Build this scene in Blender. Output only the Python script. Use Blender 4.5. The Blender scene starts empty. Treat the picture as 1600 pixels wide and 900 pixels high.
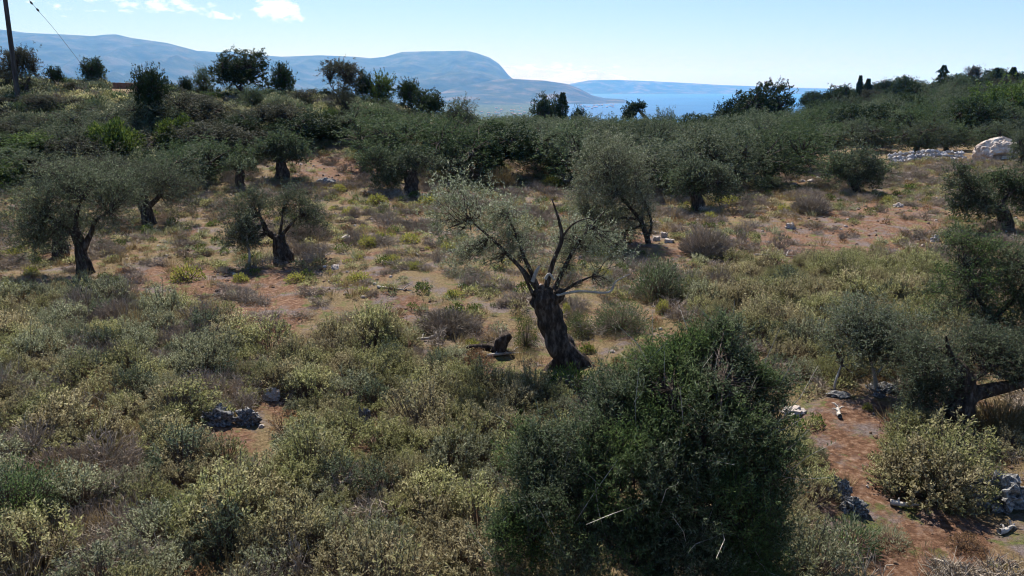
import bpy, bmesh, math, random
import numpy as np
from mathutils import Vector, Matrix, noise

R = math.radians
rng = np.random.default_rng(11)
random.seed(11)
sc = bpy.context.scene
COL = sc.collection

# ------------------------------------------------------------------ camera
F, PITCH, H = 1150.0, R(15.3), 6.0
cam = bpy.data.objects.new('camera', bpy.data.cameras.new('camera'))
COL.objects.link(cam)
cam.location = (0, 0, H)
cam.rotation_euler = (R(90) - PITCH, 0, 0)
cam.data.sensor_width = 36
cam.data.lens = 36 * F / 1600
cam.data.clip_start = 0.1
cam.data.clip_end = 150000
sc.camera = cam

# ------------------------------------------------------------------ sky and sun
SUN_EL, SUN_AZ = R(50), R(-14)
w = bpy.data.worlds.new('World'); sc.world = w; w.use_nodes = True
nt = w.node_tree; nt.nodes.clear()
N = nt.nodes.new; L = nt.links.new
sky = N('ShaderNodeTexSky'); sky.sky_type = 'NISHITA'; sky.sun_disc = False
sky.sun_elevation = SUN_EL; sky.sun_rotation = SUN_AZ; sky.altitude = 250
sky.air_density = 1.0; sky.dust_density = .5; sky.ozone_density = 2.5
bg = N('ShaderNodeBackground'); bg.inputs[1].default_value = 0.05
out = N('ShaderNodeOutputWorld')

def mth(op, a, b=None, c=None, nodes=None, links=None):
    n = (nodes or N)('ShaderNodeMath'); n.operation = op
    for i, v in enumerate((a, b, c)):
        if v is None: continue
        if isinstance(v, (int, float)): n.inputs[i].default_value = v
        else: (links or L)(v, n.inputs[i])
    return n.outputs[0]

tc = N('ShaderNodeTexCoord'); sep = N('ShaderNodeSeparateXYZ'); L(tc.outputs['Generated'], sep.inputs[0])
az = mth('ARCTAN2', sep.outputs[0], sep.outputs[1])          # bearing from +Y, radians
el = mth('ARCSINE', sep.outputs[2])
comb = N('ShaderNodeCombineXYZ'); L(az, comb.inputs[0]); L(mth('MULTIPLY', el, 2.1), comb.inputs[1])
cl = N('ShaderNodeTexNoise'); cl.inputs['Scale'].default_value = 62; cl.inputs['Detail'].default_value = 10
cl.inputs['Roughness'].default_value = 0.62; L(comb.outputs[0], cl.inputs['Vector'])
def band(a0, e0, ra, re):          # soft elliptical patch of sky where cloud may stand
    dx = mth('DIVIDE', mth('SUBTRACT', az, a0), ra); dy = mth('DIVIDE', mth('SUBTRACT', el, e0), re)
    d = mth('ADD', mth('MULTIPLY', dx, dx), mth('MULTIPLY', dy, dy))
    return mth('SUBTRACT', 1.0, d)
def azel(px, py):
    x, y = (px - 800) / F, (450 - py) / F
    v = Vector((x, math.cos(PITCH) + y * math.sin(PITCH), -math.sin(PITCH) + y * math.cos(PITCH))).normalized()
    return math.atan2(v.x, v.y), math.asin(v.z)
tot = None
for (px, py, rx, ry, k) in ((432, 14, 46, 27, 1.15), (452, 28, 38, 12, 0.8), (250, 8, 130, 20, 0.75), (150, -14, 200, 24, 0.8), (345, 24, 50, 9, 0.8), (100, 12, 140, 22, .45), (870, 103, 130, 9, 0.62), (730, -200, 500, 90, 0.5), (-500, 10, 500, 60, 1)):
    a0, e0 = azel(px, py); a1, e1 = azel(px + rx, py); a2, e2 = azel(px, py - ry)
    b = mth('MULTIPLY', mth('MAXIMUM', band(a0, e0, abs(a1 - a0), abs(e2 - e0)), 0.0), k)
    tot = b if tot is None else mth('MAXIMUM', tot, b)
den = mth('SUBTRACT', mth('ADD', mth('MULTIPLY', tot, 0.42), cl.outputs['Fac']), 0.71)
den = mth('MINIMUM', mth('MAXIMUM', mth('MULTIPLY', den, 3.0), 0.0), 0.85)
den = mth('MULTIPLY', den, mth('MINIMUM', mth('MULTIPLY', tot, 4.0), 1.0))
mixc = N('ShaderNodeMix'); mixc.data_type = 'RGBA'
tint = N('ShaderNodeMix'); tint.data_type = 'RGBA'; tint.blend_type = 'MULTIPLY'; tint.inputs[0].default_value = 1
tint.inputs[7].default_value = (.84, .91, 1.12, 1)
L(sky.outputs[0], tint.inputs[6])
L(den, mixc.inputs[0]); L(tint.outputs[2], mixc.inputs[6]); mixc.inputs[7].default_value = (14, 14.4, 15, 1)
L(mixc.outputs[2], bg.inputs[0]); L(bg.outputs[0], out.inputs[0])

sun = bpy.data.objects.new('sun', bpy.data.lights.new('sun', 'SUN')); COL.objects.link(sun)
sun.data.energy = 4.2; sun.data.angle = R(0.53); sun.data.color = (1.0, 0.965, 0.91)
SD = Vector((math.sin(SUN_AZ) * math.cos(SUN_EL), math.cos(SUN_AZ) * math.cos(SUN_EL), math.sin(SUN_EL)))
sun.rotation_euler = (-SD).to_track_quat('-Z', 'Y').to_euler(); sun.location = (0, 0, 60)

sc.view_settings.view_transform = 'Standard'; sc.view_settings.look = 'None'
sc.view_settings.gamma = 1; sc.view_settings.use_curve_mapping = False
sc.view_settings.exposure = 1.22
sc.render.engine = 'CYCLES'
sc.cycles.max_bounces = 6; sc.cycles.diffuse_bounces = 3; sc.cycles.transmission_bounces = 3
sc.cycles.transparent_max_bounces = 4; sc.cycles.volume_bounces = 1; sc.cycles.use_denoising = True; sc.cycles.filter_width = 1.1

# ------------------------------------------------------------------ helpers: terrain and pixels
def sst(a, b, v):
    t = np.clip((np.asarray(v, float) - a) / (b - a), 0, 1); return t * t * (3 - 2 * t)
def wob(x, y, s, seed=0):
    return (np.sin(x * s + 1.3 + seed) * np.cos(y * s * 1.13 + .7 * seed) + .5 * np.sin(x * s * 2.3 + y * s * 1.7 + seed * 2.1)
            + .3 * np.sin(x * s * 4.9 - y * s * 4.1 + seed)) / 1.8
RX = [-400, -45, -30, -20, -12, -6, 0, 8, 20]; RZ = [9, 6.1, 5.55, 5.1, 4.3, 3.0, 1.4, .2, 0]
def ground(x, y):
    x = np.asarray(x, float); y = np.asarray(y, float)
    r = np.hypot(x, y)
    ridge = np.interp(x * 68 / np.maximum(y, 30), RX, RZ)
    k = ridge * sst(34, 68, y) * (1 - sst(76, 150, y) * 1.0)
    q = x / np.maximum(y, 1)
    hill = sst(.26, .62, q) * (y > 0)
    z = k - 3.2 * sst(55, 130, y) * (1 - hill) + 5.7 * sst(72, 200, y) * hill
    z = z + .22 * wob(x, y, .21) * sst(3, 12, r) + .07 * wob(x, y, .9, 3) + .35 * wob(x, y, .12, 5) * sst(30, 60, r)
    drop = np.clip(r - np.where(hill > .3, 260, 150), 0, None)
    z = z - 169 * (1 - np.exp(-drop / 600.0)) - 5 * sst(300, 2500, r)
    # coast: the land sinks under the sea east of the bay
    q2 = np.where(y > 100, q, -1)
    sea = sst(.055, .085, q2 + .012 * np.sin(r / 600)) * sst(1800, 3000, r)
    z = np.where(r > 2000, z - 30 * sea - 30 * sst(11500, 12500, r), z)
    return z
def proj(x, y, z):
    d = y * math.cos(PITCH) - (z - H) * math.sin(PITCH)
    return 800 + F * x / d, 450 - F * ((z - H) * math.cos(PITCH) + y * math.sin(PITCH)) / d
def ray(px, py):
    x, y = (px - 800) / F, (450 - py) / F
    return Vector((x, math.cos(PITCH) + y * math.sin(PITCH), -math.sin(PITCH) + y * math.cos(PITCH)))
def gp(px, py, dz=0.0):              # ground point seen at a pixel
    v = ray(px, py); t = 4.0
    while t < 260:
        if H + v.z * t <= ground(v.x * t, v.y * t) + dz: break
        t *= 1.004
    x, y = v.x * t, v.y * t
    return Vector((x, y, float(ground(x, y))))
def gy(px, Y):                       # ground point on the bearing of px at world distance Y
    z = 0
    for _ in range(5):
        d = Y * math.cos(PITCH) - (z - H) * math.sin(PITCH)
        x = (px - 800) / F * d; z = float(ground(x, Y))
    return Vector((x, Y, z))
def ray_at(px, py, Y):
    v = ray(px, py); return Vector((0, 0, H)) + v * (Y / v.y)
def spot(px, b, isY=False): return gy(px, b) if isY else gp(px, b)

# ------------------------------------------------------------------ helpers: objects
def tag(o, label=None, cat=None, group=None, kind=None):
    if label: o['label'] = label
    if cat: o['category'] = cat
    if group: o['group'] = group
    if kind: o['kind'] = kind
    return o
def link(name, me, parent=None, loc=(0, 0, 0)):
    o = bpy.data.objects.new(name, me); COL.objects.link(o); o.location = loc
    if parent: o.parent = parent
    return o
class MB:
    def __init__(s): s.V = []; s.Q = []; s.M = []; s.n = 0; s.smooth = []
    def add(s, V, Q, m=0, smooth=False):
        V = np.asarray(V, float).reshape(-1, 3); Q = np.asarray(Q, int).reshape(-1, 4)
        s.V.append(V); s.Q.append(Q + s.n); s.M.append(np.full(len(Q), m)); s.smooth.append(np.full(len(Q), smooth)); s.n += len(V)
    def mesh(s, name, mats):
        V = np.concatenate(s.V); Q = np.concatenate(s.Q); M = np.concatenate(s.M)
        me = bpy.data.meshes.new(name)
        me.vertices.add(len(V)); me.vertices.foreach_set('co', V.astype(np.float32).ravel())
        me.loops.add(len(Q) * 4); me.loops.foreach_set('vertex_index', Q.astype(np.int32).ravel())
        me.polygons.add(len(Q)); me.polygons.foreach_set('loop_start', np.arange(0, len(Q) * 4, 4, dtype=np.int32))
        try: me.polygons.foreach_set('loop_total', np.full(len(Q), 4, dtype=np.int32))
        except Exception: pass
        for m in mats: me.materials.append(m)
        me.polygons.foreach_set('material_index', M.astype(np.int32))
        me.polygons.foreach_set('use_smooth', np.concatenate(s.smooth).astype(bool))
        me.update(calc_edges=True)
        return me
def unit(v): return v / np.maximum(np.linalg.norm(v, axis=-1, keepdims=True), 1e-9)
def rdir(n): return unit(rng.normal(size=(n, 3)))
def leaves(mb, C, D, Ln, Wd, m=0):
    n = len(C); D = unit(D); S = unit(np.cross(D, rdir(n)))
    Ln = np.broadcast_to(Ln, n)[:, None]; Wd = np.broadcast_to(Wd, n)[:, None]
    mid = C + D * Ln * .45
    V = np.stack([C, mid + S * Wd / 2, C + D * Ln, mid - S * Wd / 2], 1)
    mb.add(V, np.arange(n * 4).reshape(n, 4), m)
def sticks(mb, A, B, ra, rb, m=1):
    n = len(A); D = unit(B - A); S = unit(np.cross(D, rdir(n))); T = np.cross(D, S)
    ra = np.broadcast_to(ra, n)[:, None]; rb = np.broadcast_to(rb, n)[:, None]
    V = []
    for k in range(3):
        a = k * 2.0944; o = S * math.cos(a) + T * math.sin(a); V += [A + o * ra, B + o * rb]
    V = np.stack(V, 1); b = np.arange(n)[:, None] * 6
    Q = np.concatenate([b + np.array([0, 2, 3, 1]), b + np.array([2, 4, 5, 3]), b + np.array([4, 0, 1, 5])])
    mb.add(V, Q, m)
def tube(mb, pts, rad, sides=8, m=1, rough=0.0, seed=0, sub=1):
    P = [Vector(p) for p in pts]
    if sub > 1:                      # Catmull-Rom
        q, rr = [], []
        for i in range(len(P) - 1):
            a, b, c, d = P[max(i - 1, 0)], P[i], P[i + 1], P[min(i + 2, len(P) - 1)]
            for j in range(sub):
                t = j / sub
                q.append(.5 * ((2 * b) + (c - a) * t + (2 * a - 5 * b + 4 * c - d) * t * t + (3 * b - a - 3 * c + d) * t ** 3))
                rr.append(rad[i] * (1 - t) + rad[i + 1] * t)
        q.append(P[-1]); rr.append(rad[-1]); P, rad = q, rr
    nrm = Vector((0.3, 1, 0.1)); V = []
    for i, p in enumerate(P):
        t = (P[min(i + 1, len(P) - 1)] - P[max(i - 1, 0)]).normalized()
        nrm = (nrm - t * nrm.dot(t)).normalized(); bn = t.cross(nrm)
        for k in range(sides):
            a = 2 * math.pi * k / sides; o = nrm * math.cos(a) + bn * math.sin(a); r = rad[i]
            if rough:
                r *= 1 + rough * (noise.noise(Vector((math.cos(a) * 1.7 + seed, math.sin(a) * 1.7, i * .22))) * 1.5 + .5 * noise.noise(Vector((math.cos(a) * 5 + seed, math.sin(a) * 5, i * .35))))
            V.append(p + o * r)
    Q = []
    for i in range(len(P) - 1):
        for k in range(sides):
            a = i * sides + k; b = i * sides + (k + 1) % sides; Q.append((a, b, b + sides, a + sides))
    n0 = len(V); V.append(P[-1] + (P[-1] - P[-2]).normalized() * rad[-1] * .3)
    e = (len(P) - 1) * sides
    for k in range(0, sides, 2): Q.append((e + k, e + (k + 1) % sides, e + (k + 2) % sides, n0))
    mb.add([tuple(v) for v in V], Q, m, True)

# ------------------------------------------------------------------ materials
def newmat(name):
    m = bpy.data.materials.new(name); m.use_nodes = True; m.node_tree.nodes.clear()
    return m, m.node_tree.nodes.new, m.node_tree.links.new
def ramp(nn, ll, fac, cols, interp='LINEAR'):
    r = nn('ShaderNodeValToRGB'); cr = r.color_ramp; cr.interpolation = interp
    while len(cr.elements) < len(cols): cr.elements.new(.5)
    for e, (p, c) in zip(cr.elements, cols): e.position = p; e.color = (*c, 1)
    ll(fac, r.inputs[0]); return r.outputs[0]
def leaf_mat(name, cols, trans=.3, rough=.72, var=.35, spec=.1, alt=None, ascale=.7):
    m, nn, ll = newmat(name)
    g = nn('ShaderNodeNewGeometry'); oi = nn('ShaderNodeObjectInfo')
    c = ramp(nn, ll, g.outputs['Random Per Island'], [(i / (len(cols) - 1), k) for i, k in enumerate(cols)])
    tcn = nn('ShaderNodeTexCoord'); ns = nn('ShaderNodeTexNoise'); ns.inputs['Scale'].default_value = 1.3; ns.inputs['Detail'].default_value = 3
    ll(g.outputs['Position'], ns.inputs['Vector'])
    if alt:
        c2 = ramp(nn, ll, g.outputs['Random Per Island'], [(i / (len(alt) - 1), k) for i, k in enumerate(alt)])
        n2 = nn('ShaderNodeTexNoise'); n2.inputs['Scale'].default_value = ascale; n2.inputs['Detail'].default_value = 4; ll(g.outputs['Position'], n2.inputs['Vector'])
        x = nn('ShaderNodeMix'); x.data_type = 'RGBA'; ll(ramp(nn, ll, n2.outputs['Fac'], [(.46, (0, 0, 0)), (.6, (1, 1, 1))]), x.inputs[0])
        ll(c, x.inputs[6]); ll(c2, x.inputs[7]); c = x.outputs[2]
    hv = nn('ShaderNodeHueSaturation'); ll(c, hv.inputs['Color'])
    v1 = mth('MULTIPLY_ADD', oi.outputs['Random'], var, 1 - var / 2, nn, ll)
    v2 = mth('MULTIPLY_ADD', ns.outputs['Fac'], .9, .55, nn, ll)
    ll(mth('MULTIPLY', v1, v2, None, nn, ll), hv.inputs['Value'])
    ll(mth('MULTIPLY_ADD', ns.outputs['Fac'], -.05, .525, nn, ll), hv.inputs['Hue'])
    p = nn('ShaderNodeBsdfPrincipled'); p.inputs['Roughness'].default_value = rough; p.inputs['Specular IOR Level'].default_value = spec
    t = nn('ShaderNodeBsdfTranslucent'); mx = nn('ShaderNodeMixShader'); mx.inputs[0].default_value = trans
    ll(hv.outputs[0], p.inputs['Base Color']); ll(hv.outputs[0], t.inputs['Color'])
    ll(p.outputs[0], mx.inputs[1]); ll(t.outputs[0], mx.inputs[2])
    o = nn('ShaderNodeOutputMaterial'); ll(mx.outputs[0], o.inputs[0]); return m
def rough_mat(name, cols, scale=4, rough=.9, bump=.5, detail=8, stretch=None, dist=.05, coord='Object'):
    m, nn, ll = newmat(name)
    tcn = nn('ShaderNodeTexCoord'); vec = tcn.outputs[coord]
    if stretch:
        mp = nn('ShaderNodeMapping'); mp.inputs['Scale'].default_value = stretch; ll(vec, mp.inputs[0]); vec = mp.outputs[0]
    ns = nn('ShaderNodeTexNoise'); ns.inputs['Scale'].default_value = scale; ns.inputs['Detail'].default_value = detail; ns.inputs['Roughness'].default_value = .65
    ll(vec, ns.inputs['Vector'])
    c = ramp(nn, ll, ns.outputs['Fac'], cols)
    p = nn('ShaderNodeBsdfPrincipled'); p.inputs['Roughness'].default_value = rough; p.inputs['Specular IOR Level'].default_value = .2
    b = nn('ShaderNodeBump'); b.inputs['Strength'].default_value = bump; b.inputs['Distance'].default_value = dist
    ll(ns.outputs['Fac'], b.inputs['Height']); ll(b.outputs[0], p.inputs['Normal']); ll(c, p.inputs['Base Color'])
    o = nn('ShaderNodeOutputMaterial'); ll(p.outputs[0], o.inputs[0]); return m

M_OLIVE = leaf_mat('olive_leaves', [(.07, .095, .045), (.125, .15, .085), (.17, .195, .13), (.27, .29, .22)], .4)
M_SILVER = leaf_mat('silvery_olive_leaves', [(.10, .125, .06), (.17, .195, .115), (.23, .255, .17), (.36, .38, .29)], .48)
M_OLIVED = leaf_mat('dark_olive_leaves', [(.045, .062, .034), (.08, .10, .056), (.115, .14, .082), (.19, .21, .145)], .38)  # darker grey-green leaf colour
M_OLIVE2 = leaf_mat('grove_olive_leaves', [(.04, .055, .033), (.068, .088, .05), (.098, .12, .072), (.165, .185, .13)], .38, alt=[(.035, .06, .026), (.062, .095, .04), (.105, .145, .07)], ascale=.14)
M_DARK = leaf_mat('evergreen_leaves', [(.018, .032, .014), (.03, .05, .02), (.045, .07, .026)], .2)
M_BROWNISH = leaf_mat('dusky_leaves', [(.04, .045, .028), (.06, .065, .04), (.085, .08, .055)], .2)
M_GREEN = leaf_mat('fresh_green_leaves', [(.035, .062, .018), (.065, .105, .026), (.115, .16, .04)], .35)
M_MASTIC = leaf_mat('mastic_leaves', [(.03, .055, .015), (.06, .095, .02), (.10, .14, .03), (.16, .20, .05)], .3)
M_BIGOLIVE = leaf_mat('bushy_olive_leaves', [(.035, .055, .025), (.065, .088, .046), (.11, .14, .075), (.2, .22, .155)], .45, alt=[(.04, .07, .024), (.075, .12, .038), (.13, .18, .06)], ascale=.9)
M_SAGE = leaf_mat('sage_leaves', [(.14, .15, .055), (.235, .24, .095), (.30, .295, .135), (.39, .38, .21)], .45, .8, .6, .1, alt=[(.18, .15, .08), (.29, .25, .14), (.40, .36, .22)], ascale=.8)
M_SAGE2 = leaf_mat('grey_sage_leaves', [(.14, .15, .08), (.2, .21, .12), (.27, .28, .17), (.38, .38, .26)], .42, .8, .5, .1)
M_RUSTL = leaf_mat('rusty_leaves', [(.14, .08, .045), (.21, .12, .06), (.28, .18, .09)], .3, .8, .5, .1)
M_YEL = leaf_mat('spurge_leaves', [(.16, .18, .05), (.28, .28, .06), (.42, .38, .10)], .35, .6, .4, .2)
M_DRY = leaf_mat('dry_twigs', [(.2, .16, .12), (.3, .25, .195), (.42, .36, .295)], .1, .9, .5, .05)
M_STRAW = leaf_mat('straw', [(.16, .12, .06), (.25, .19, .095), (.36, .28, .15)], .25, .9, .5, .05)
M_STEM = rough_mat('woody_stems', [(.3, (.07, .05, .035)), (.7, (.17, .13, .1))], 8)
M_BARK = rough_mat('olive_bark', [(.35, (.018, .013, .010)), (.5, (.052, .037, .028)), (.66, (.15, .12, .10))], 11, .95, 1.0, 10, (1, 1, .35), .06)
M_PALE = rough_mat('pale_dead_wood', [(.3, (.22, .19, .16)), (.7, (.48, .44, .39))], 12, .85, .5, 6, (1, 1, .4), .01)
M_LIME = rough_mat('weathered_limestone', [(.36, (.035, .035, .04)), (.47, (.15, .145, .14)), (.58, (.36, .35, .34)), (.75, (.55, .54, .52))], 5, .9, 1.0, 12, None, .08)
M_PALEROCK = rough_mat('pale_limestone', [(.3, (.24, .19, .16)), (.5, (.42, .36, .32)), (.72, (.56, .52, .48))], 3, .9, .8, 12, None, .05)

def ground_mat():
    m, nn, ll = newmat('red_earth_and_dry_grass')
    g = nn('ShaderNodeNewGeometry'); pos = g.outputs['Position']
    def ns(scale, detail=6, rough=.6):
        n = nn('ShaderNodeTexNoise'); n.inputs['Scale'].default_value = scale; n.inputs['Detail'].default_value = detail; n.inputs['Roughness'].default_value = rough
        ll(pos, n.inputs['Vector']); return n.outputs['Fac']
    def mix(f, a, b):
        x = nn('ShaderNodeMix'); x.data_type = 'RGBA'; ll(f, x.inputs[0])
        for s, v in ((6, a), (7, b)):
            if isinstance(v, tuple): x.inputs[s].default_value = (*v, 1)
            else: ll(v, x.inputs[s])
        return x.outputs[2]
    soil = ramp(nn, ll, ns(9, 10, .7), [(.3, (.06, .032, .02)), (.47, (.135, .07, .042)), (.56, (.21, .12, .075)), (.7, (.35, .24, .17))])
    dry = ramp(nn, ll, ns(16, 10, .75), [(.32, (.07, .05, .025)), (.48, (.16, .115, .06)), (.58, (.24, .175, .095)), (.7, (.36, .28, .17))])
    lit = ramp(nn, ll, ns(22, 8, .8), [(.35, (.06, .045, .042)), (.5, (.16, .125, .115)), (.68, (.31, .26, .24))])
    grn = ramp(nn, ll, ns(12, 8, .8), [(.35, (.04, .05, .02)), (.6, (.15, .16, .05))])
    at = nn('ShaderNodeAttribute'); at.attribute_name = 'red'
    f1 = ramp(nn, ll, mth('MULTIPLY_ADD', at.outputs['Fac'], -.3, ns(.55, 9, .72), nn, ll), [(.40, (0, 0, 0)), (.50, (1, 1, 1))])
    f2 = ramp(nn, ll, ns(.8, 9, .75), [(.5, (0, 0, 0)), (.6, (1, 1, 1))])
    f3 = ramp(nn, ll, ns(1.3, 9, .75), [(.54, (0, 0, 0)), (.62, (1, 1, 1))])
    c = mix(f1, soil, dry); c = mix(f2, c, lit); c = mix(f3, c, grn)
    # far slopes and the coastal plain carry scrub, not bare earth
    ln = nn('ShaderNodeVectorMath'); ln.operation = 'LENGTH'; ll(pos, ln.inputs[0])
    far = ramp(nn, ll, mth('DIVIDE', ln.outputs['Value'], 600, None, nn, ll), [(.2, (0, 0, 0)), (.4, (1, 1, 1))])
    fg = ramp(nn, ll, ns(.012, 8, .8), [(.36, (.02, .04, .018)), (.52, (.05, .07, .032)), (.66, (.2, .18, .12))])
    c = mix(far, c, fg)
    p = nn('ShaderNodeBsdfPrincipled'); p.inputs['Roughness'].default_value = .95; p.inputs['Specular IOR Level'].default_value = .1
    b = nn('ShaderNodeBump'); b.inputs['Strength'].default_value = .9; b.inputs['Distance'].default_value = .12
    ll(ns(7, 10, .8), b.inputs['Height']); ll(b.outputs[0], p.inputs['Normal']); ll(c, p.inputs['Base Color'])
    o = nn('ShaderNodeOutputMaterial'); ll(p.outputs[0], o.inputs[0]); return m

# ------------------------------------------------------------------ ground sheet
na, nr = 520, 430
t = np.linspace(-1, 1, na); ang = np.pi * np.sign(t) * np.abs(t) ** 1.7
rr = np.concatenate([[0.3], np.exp(np.linspace(math.log(1.5), math.log(30000), nr - 1))])
A, RR = np.meshgrid(ang, rr, indexing='xy')
X, Y = RR * np.sin(A), RR * np.cos(A); Z = ground(X, Y)
Q = np.array([(i * na + j, i * na + (j + 1) % na, (i + 1) * na + (j + 1) % na, (i + 1) * na + j) for i in range(nr - 1) for j in range(na - 1)])
mb = MB(); mb.add(np.stack([X, Y, Z], -1).reshape(-1, 3), Q[:, ::-1], 0, True)
me = mb.mesh('ground', [ground_mat()])
RED = [(430, 470, 60, 60), (430, 590, 50, 70), (1390, 345, 120, 40), (1330, 720, 110, 130), (1450, 860, 150, 60), (620, 480, 60, 22), (520, 265, 90, 25), (1300, 385, 170, 50), (1250, 262, 60, 18), (1000, 375, 30, 12), (350, 690, 60, 30), (300, 440, 130, 30)]
red = np.zeros(X.shape)
px, py = proj(X, Y, Z)
for cx, cy, a, b in RED:
    red = np.maximum(red, np.where(Y > 1, 1 - ((px - cx) / a) ** 2 - ((py - cy) / b) ** 2, 0))
at = me.attributes.new('red', 'FLOAT', 'POINT'); at.data.foreach_set('value', np.clip(red, 0, 1).astype(np.float32).ravel())
tag(link('ground', me), kind='structure')

# ------------------------------------------------------------------ sea
m, nn, ll = newmat('sea_water')
g = nn('ShaderNodeNewGeometry'); ns = nn('ShaderNodeTexNoise'); ns.inputs['Scale'].default_value = .0012; ns.inputs['Detail'].default_value = 6
ll(g.outputs['Position'], ns.inputs['Vector'])
p = nn('ShaderNodeBsdfPrincipled'); p.inputs['Roughness'].default_value = .45; p.inputs['IOR'].default_value = 1.2
ll(ramp(nn, ll, ns.outputs['Fac'], [(.35, (.008, .07, .18)), (.6, (.014, .10, .24))]), p.inputs['Base Color'])
o = nn('ShaderNodeOutputMaterial'); ll(p.outputs[0], o.inputs[0])
mb = MB(); mb.add([(-49000, 1500, -180), (49000, 1500, -180), (49000, 49500, -180), (-49000, 49500, -180)], [(0, 1, 2, 3)])
tag(link('sea', mb.mesh('sea', [m])), kind='structure')

# ------------------------------------------------------------------ far mountains
def hill_mat(name, a, b, c, s=.0012):
    return rough_mat(name, [(.35, a), (.5, b), (.66, c)], s, 1.0, 1.0, 12, None, 60)
def mountain(name, prof, D, front, back, foot=-188, rug=.05, mat=None, n=260, rows=44, toe=1.3):
    px = np.linspace(prof[0][0], prof[-1][0], n); py = np.interp(px, [p[0] for p in prof], [p[1] for p in prof])
    top = np.array([tuple(ray_at(a, b, D)) for a, b in zip(px, py)])
    V = np.zeros((rows * 2 - 1, n, 3)); hts = top[:, 2] - foot
    for r in range(rows * 2 - 1):
        s = (r - (rows - 1)) / (rows - 1)          # -1 front foot .. 0 ridge .. 1 back foot
        yy = D + (s * front if s < 0 else s * back)
        f = (1 - abs(s)) ** toe
        for i in range(n):
            x = top[i, 0] * (yy / D if s < 0 else 1)
            nz = noise.fractal(Vector((x / 1500, yy / 1500, D * .001)), .9, 2.1, 6)
            rg = abs(noise.noise(Vector((x / 900 + nz * .3, yy / 2600, 3)))) 
            w_ = math.sin(math.pi * min(1, abs(s))) ** .6 if abs(s) > 0 else 0
            V[r, i] = (x, yy + nz * 200 * w_, foot + hts[i] * max(0, f + w_ * rug * 2 * (nz - 1.6 * rg + .2)) + nz * hts[i] * .006)
    Q = [(r * n + i, r * n + i + 1, (r + 1) * n + i + 1, (r + 1) * n + i) for r in range(rows * 2 - 2) for i in range(n - 1)]
    mb = MB(); mb.add(V.reshape(-1, 3), Q, 0, True)
    return tag(link(name, mb.mesh(name, [mat])), kind='structure')
HM1 = hill_mat('far_mountain_scrub', (.012, .02, .01), (.035, .05, .025), (.095, .09, .072), .0026)
HM3 = hill_mat('haze_pale_mountain', (.35, .33, .3), (.42, .4, .37), (.5, .48, .45), .001)  # distance haze put into the colour: surface made pale to fade into the sky
HM2 = hill_mat('headland_scrub', (.015, .025, .012), (.035, .045, .022), (.15, .12, .085), .003)
mountain('mountain', [(-420, 60), (-200, 40), (-60, 43), (0, 46), (40, 51), (100, 54), (145, 56.5), (165, 54), (182, 53.5), (205, 59), (260, 67), (310, 80), (370, 97), (450, 120), (540, 150), (600, 175)], 12000, 6500, 5000, mat=HM1, rug=.10)
mountain('mountain', [(220, 120), (290, 79), (320, 80), (350, 83), (400, 86), (440, 88.5), (500, 86.5), (560, 89), (578, 91), (600, 89), (628, 81), (660, 80), (700, 79.5), (728, 79), (745, 83), (765, 90), (780, 100), (795, 118), (815, 134), (850, 158), (900, 185)], 14500, 6500, 4000, mat=HM1, rug=.12)
mountain('headland_hill', [(560, 178), (640, 150), (690, 135), (740, 127), (800, 123), (850, 126), (885, 131), (905, 138), (925, 149), (945, 153.5), (975, 155), (990, 163)], 10500, 2600, 2500, mat=HM2, rug=.12, n=220)
mountain('far_peninsula', [(840, 147), (890, 131), (920, 125.5), (960, 124.8), (1010, 126.5), (1080, 130), (1130, 133), (1160, 134), (1210, 136), (1300, 138.5), (1370, 141)], 22000, 2200, 3500, mat=HM2, rug=.10, n=220)
mountain('distant_island_mountain', [(700, 120), (760, 103), (800, 103), (850, 108), (900, 111), (930, 109.5), (960, 117), (1000, 126), (1060, 139)], 40000, 7000, 5000, mat=HM3, rug=.05, n=160, rows=20)
# small dark islet in the bay
mb = MB(); c0 = ray_at(990, 147.2, 26000); V = []
for i in range(9):
    for j in range(5):
        a = i / 8 * 2 - 1; b = j / 4 * 2 - 1
        V.append((c0.x + a * 130 * (1 + .1 * math.sin(j)), 26000 + b * 120, -182 + 30 * max(0, 1 - a * a) * max(0, 1 - b * b) ** .5))
mb.add(V, [(i * 5 + j, i * 5 + j + 1, (i + 1) * 5 + j + 1, (i + 1) * 5 + j) for i in range(8) for j in range(4)])
tag(link('islet', mb.mesh('islet', [HM2])), kind='structure')

# ------------------------------------------------------------------ haze
mb = MB(); x0, x1, y0, y1, z0, z1 = -50000, 50000, -31000, 50000, -300, 900
mb.add([(x0, y0, z0), (x1, y0, z0), (x1, y1, z0), (x0, y1, z0), (x0, y0, z1), (x1, y0, z1), (x1, y1, z1), (x0, y1, z1)],
       [(3, 2, 1, 0), (4, 5, 6, 7), (0, 1, 5, 4), (1, 2, 6, 5), (2, 3, 7, 6), (3, 0, 4, 7)])
m, nn, ll = newmat('haze'); v = nn('ShaderNodeVolumePrincipled'); v.inputs['Density'].default_value = 6.3e-5; v.inputs['Absorption Color'].default_value = (1, 1, 1, 1)
v.inputs['Color'].default_value = (.10, .40, 1.0, 1); v.inputs['Anisotropy'].default_value = .0
o = nn('ShaderNodeOutputMaterial'); ll(v.outputs[0], o.inputs['Volume'])
tag(link('haze', mb.mesh('haze', [m])), kind='stuff')

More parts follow.
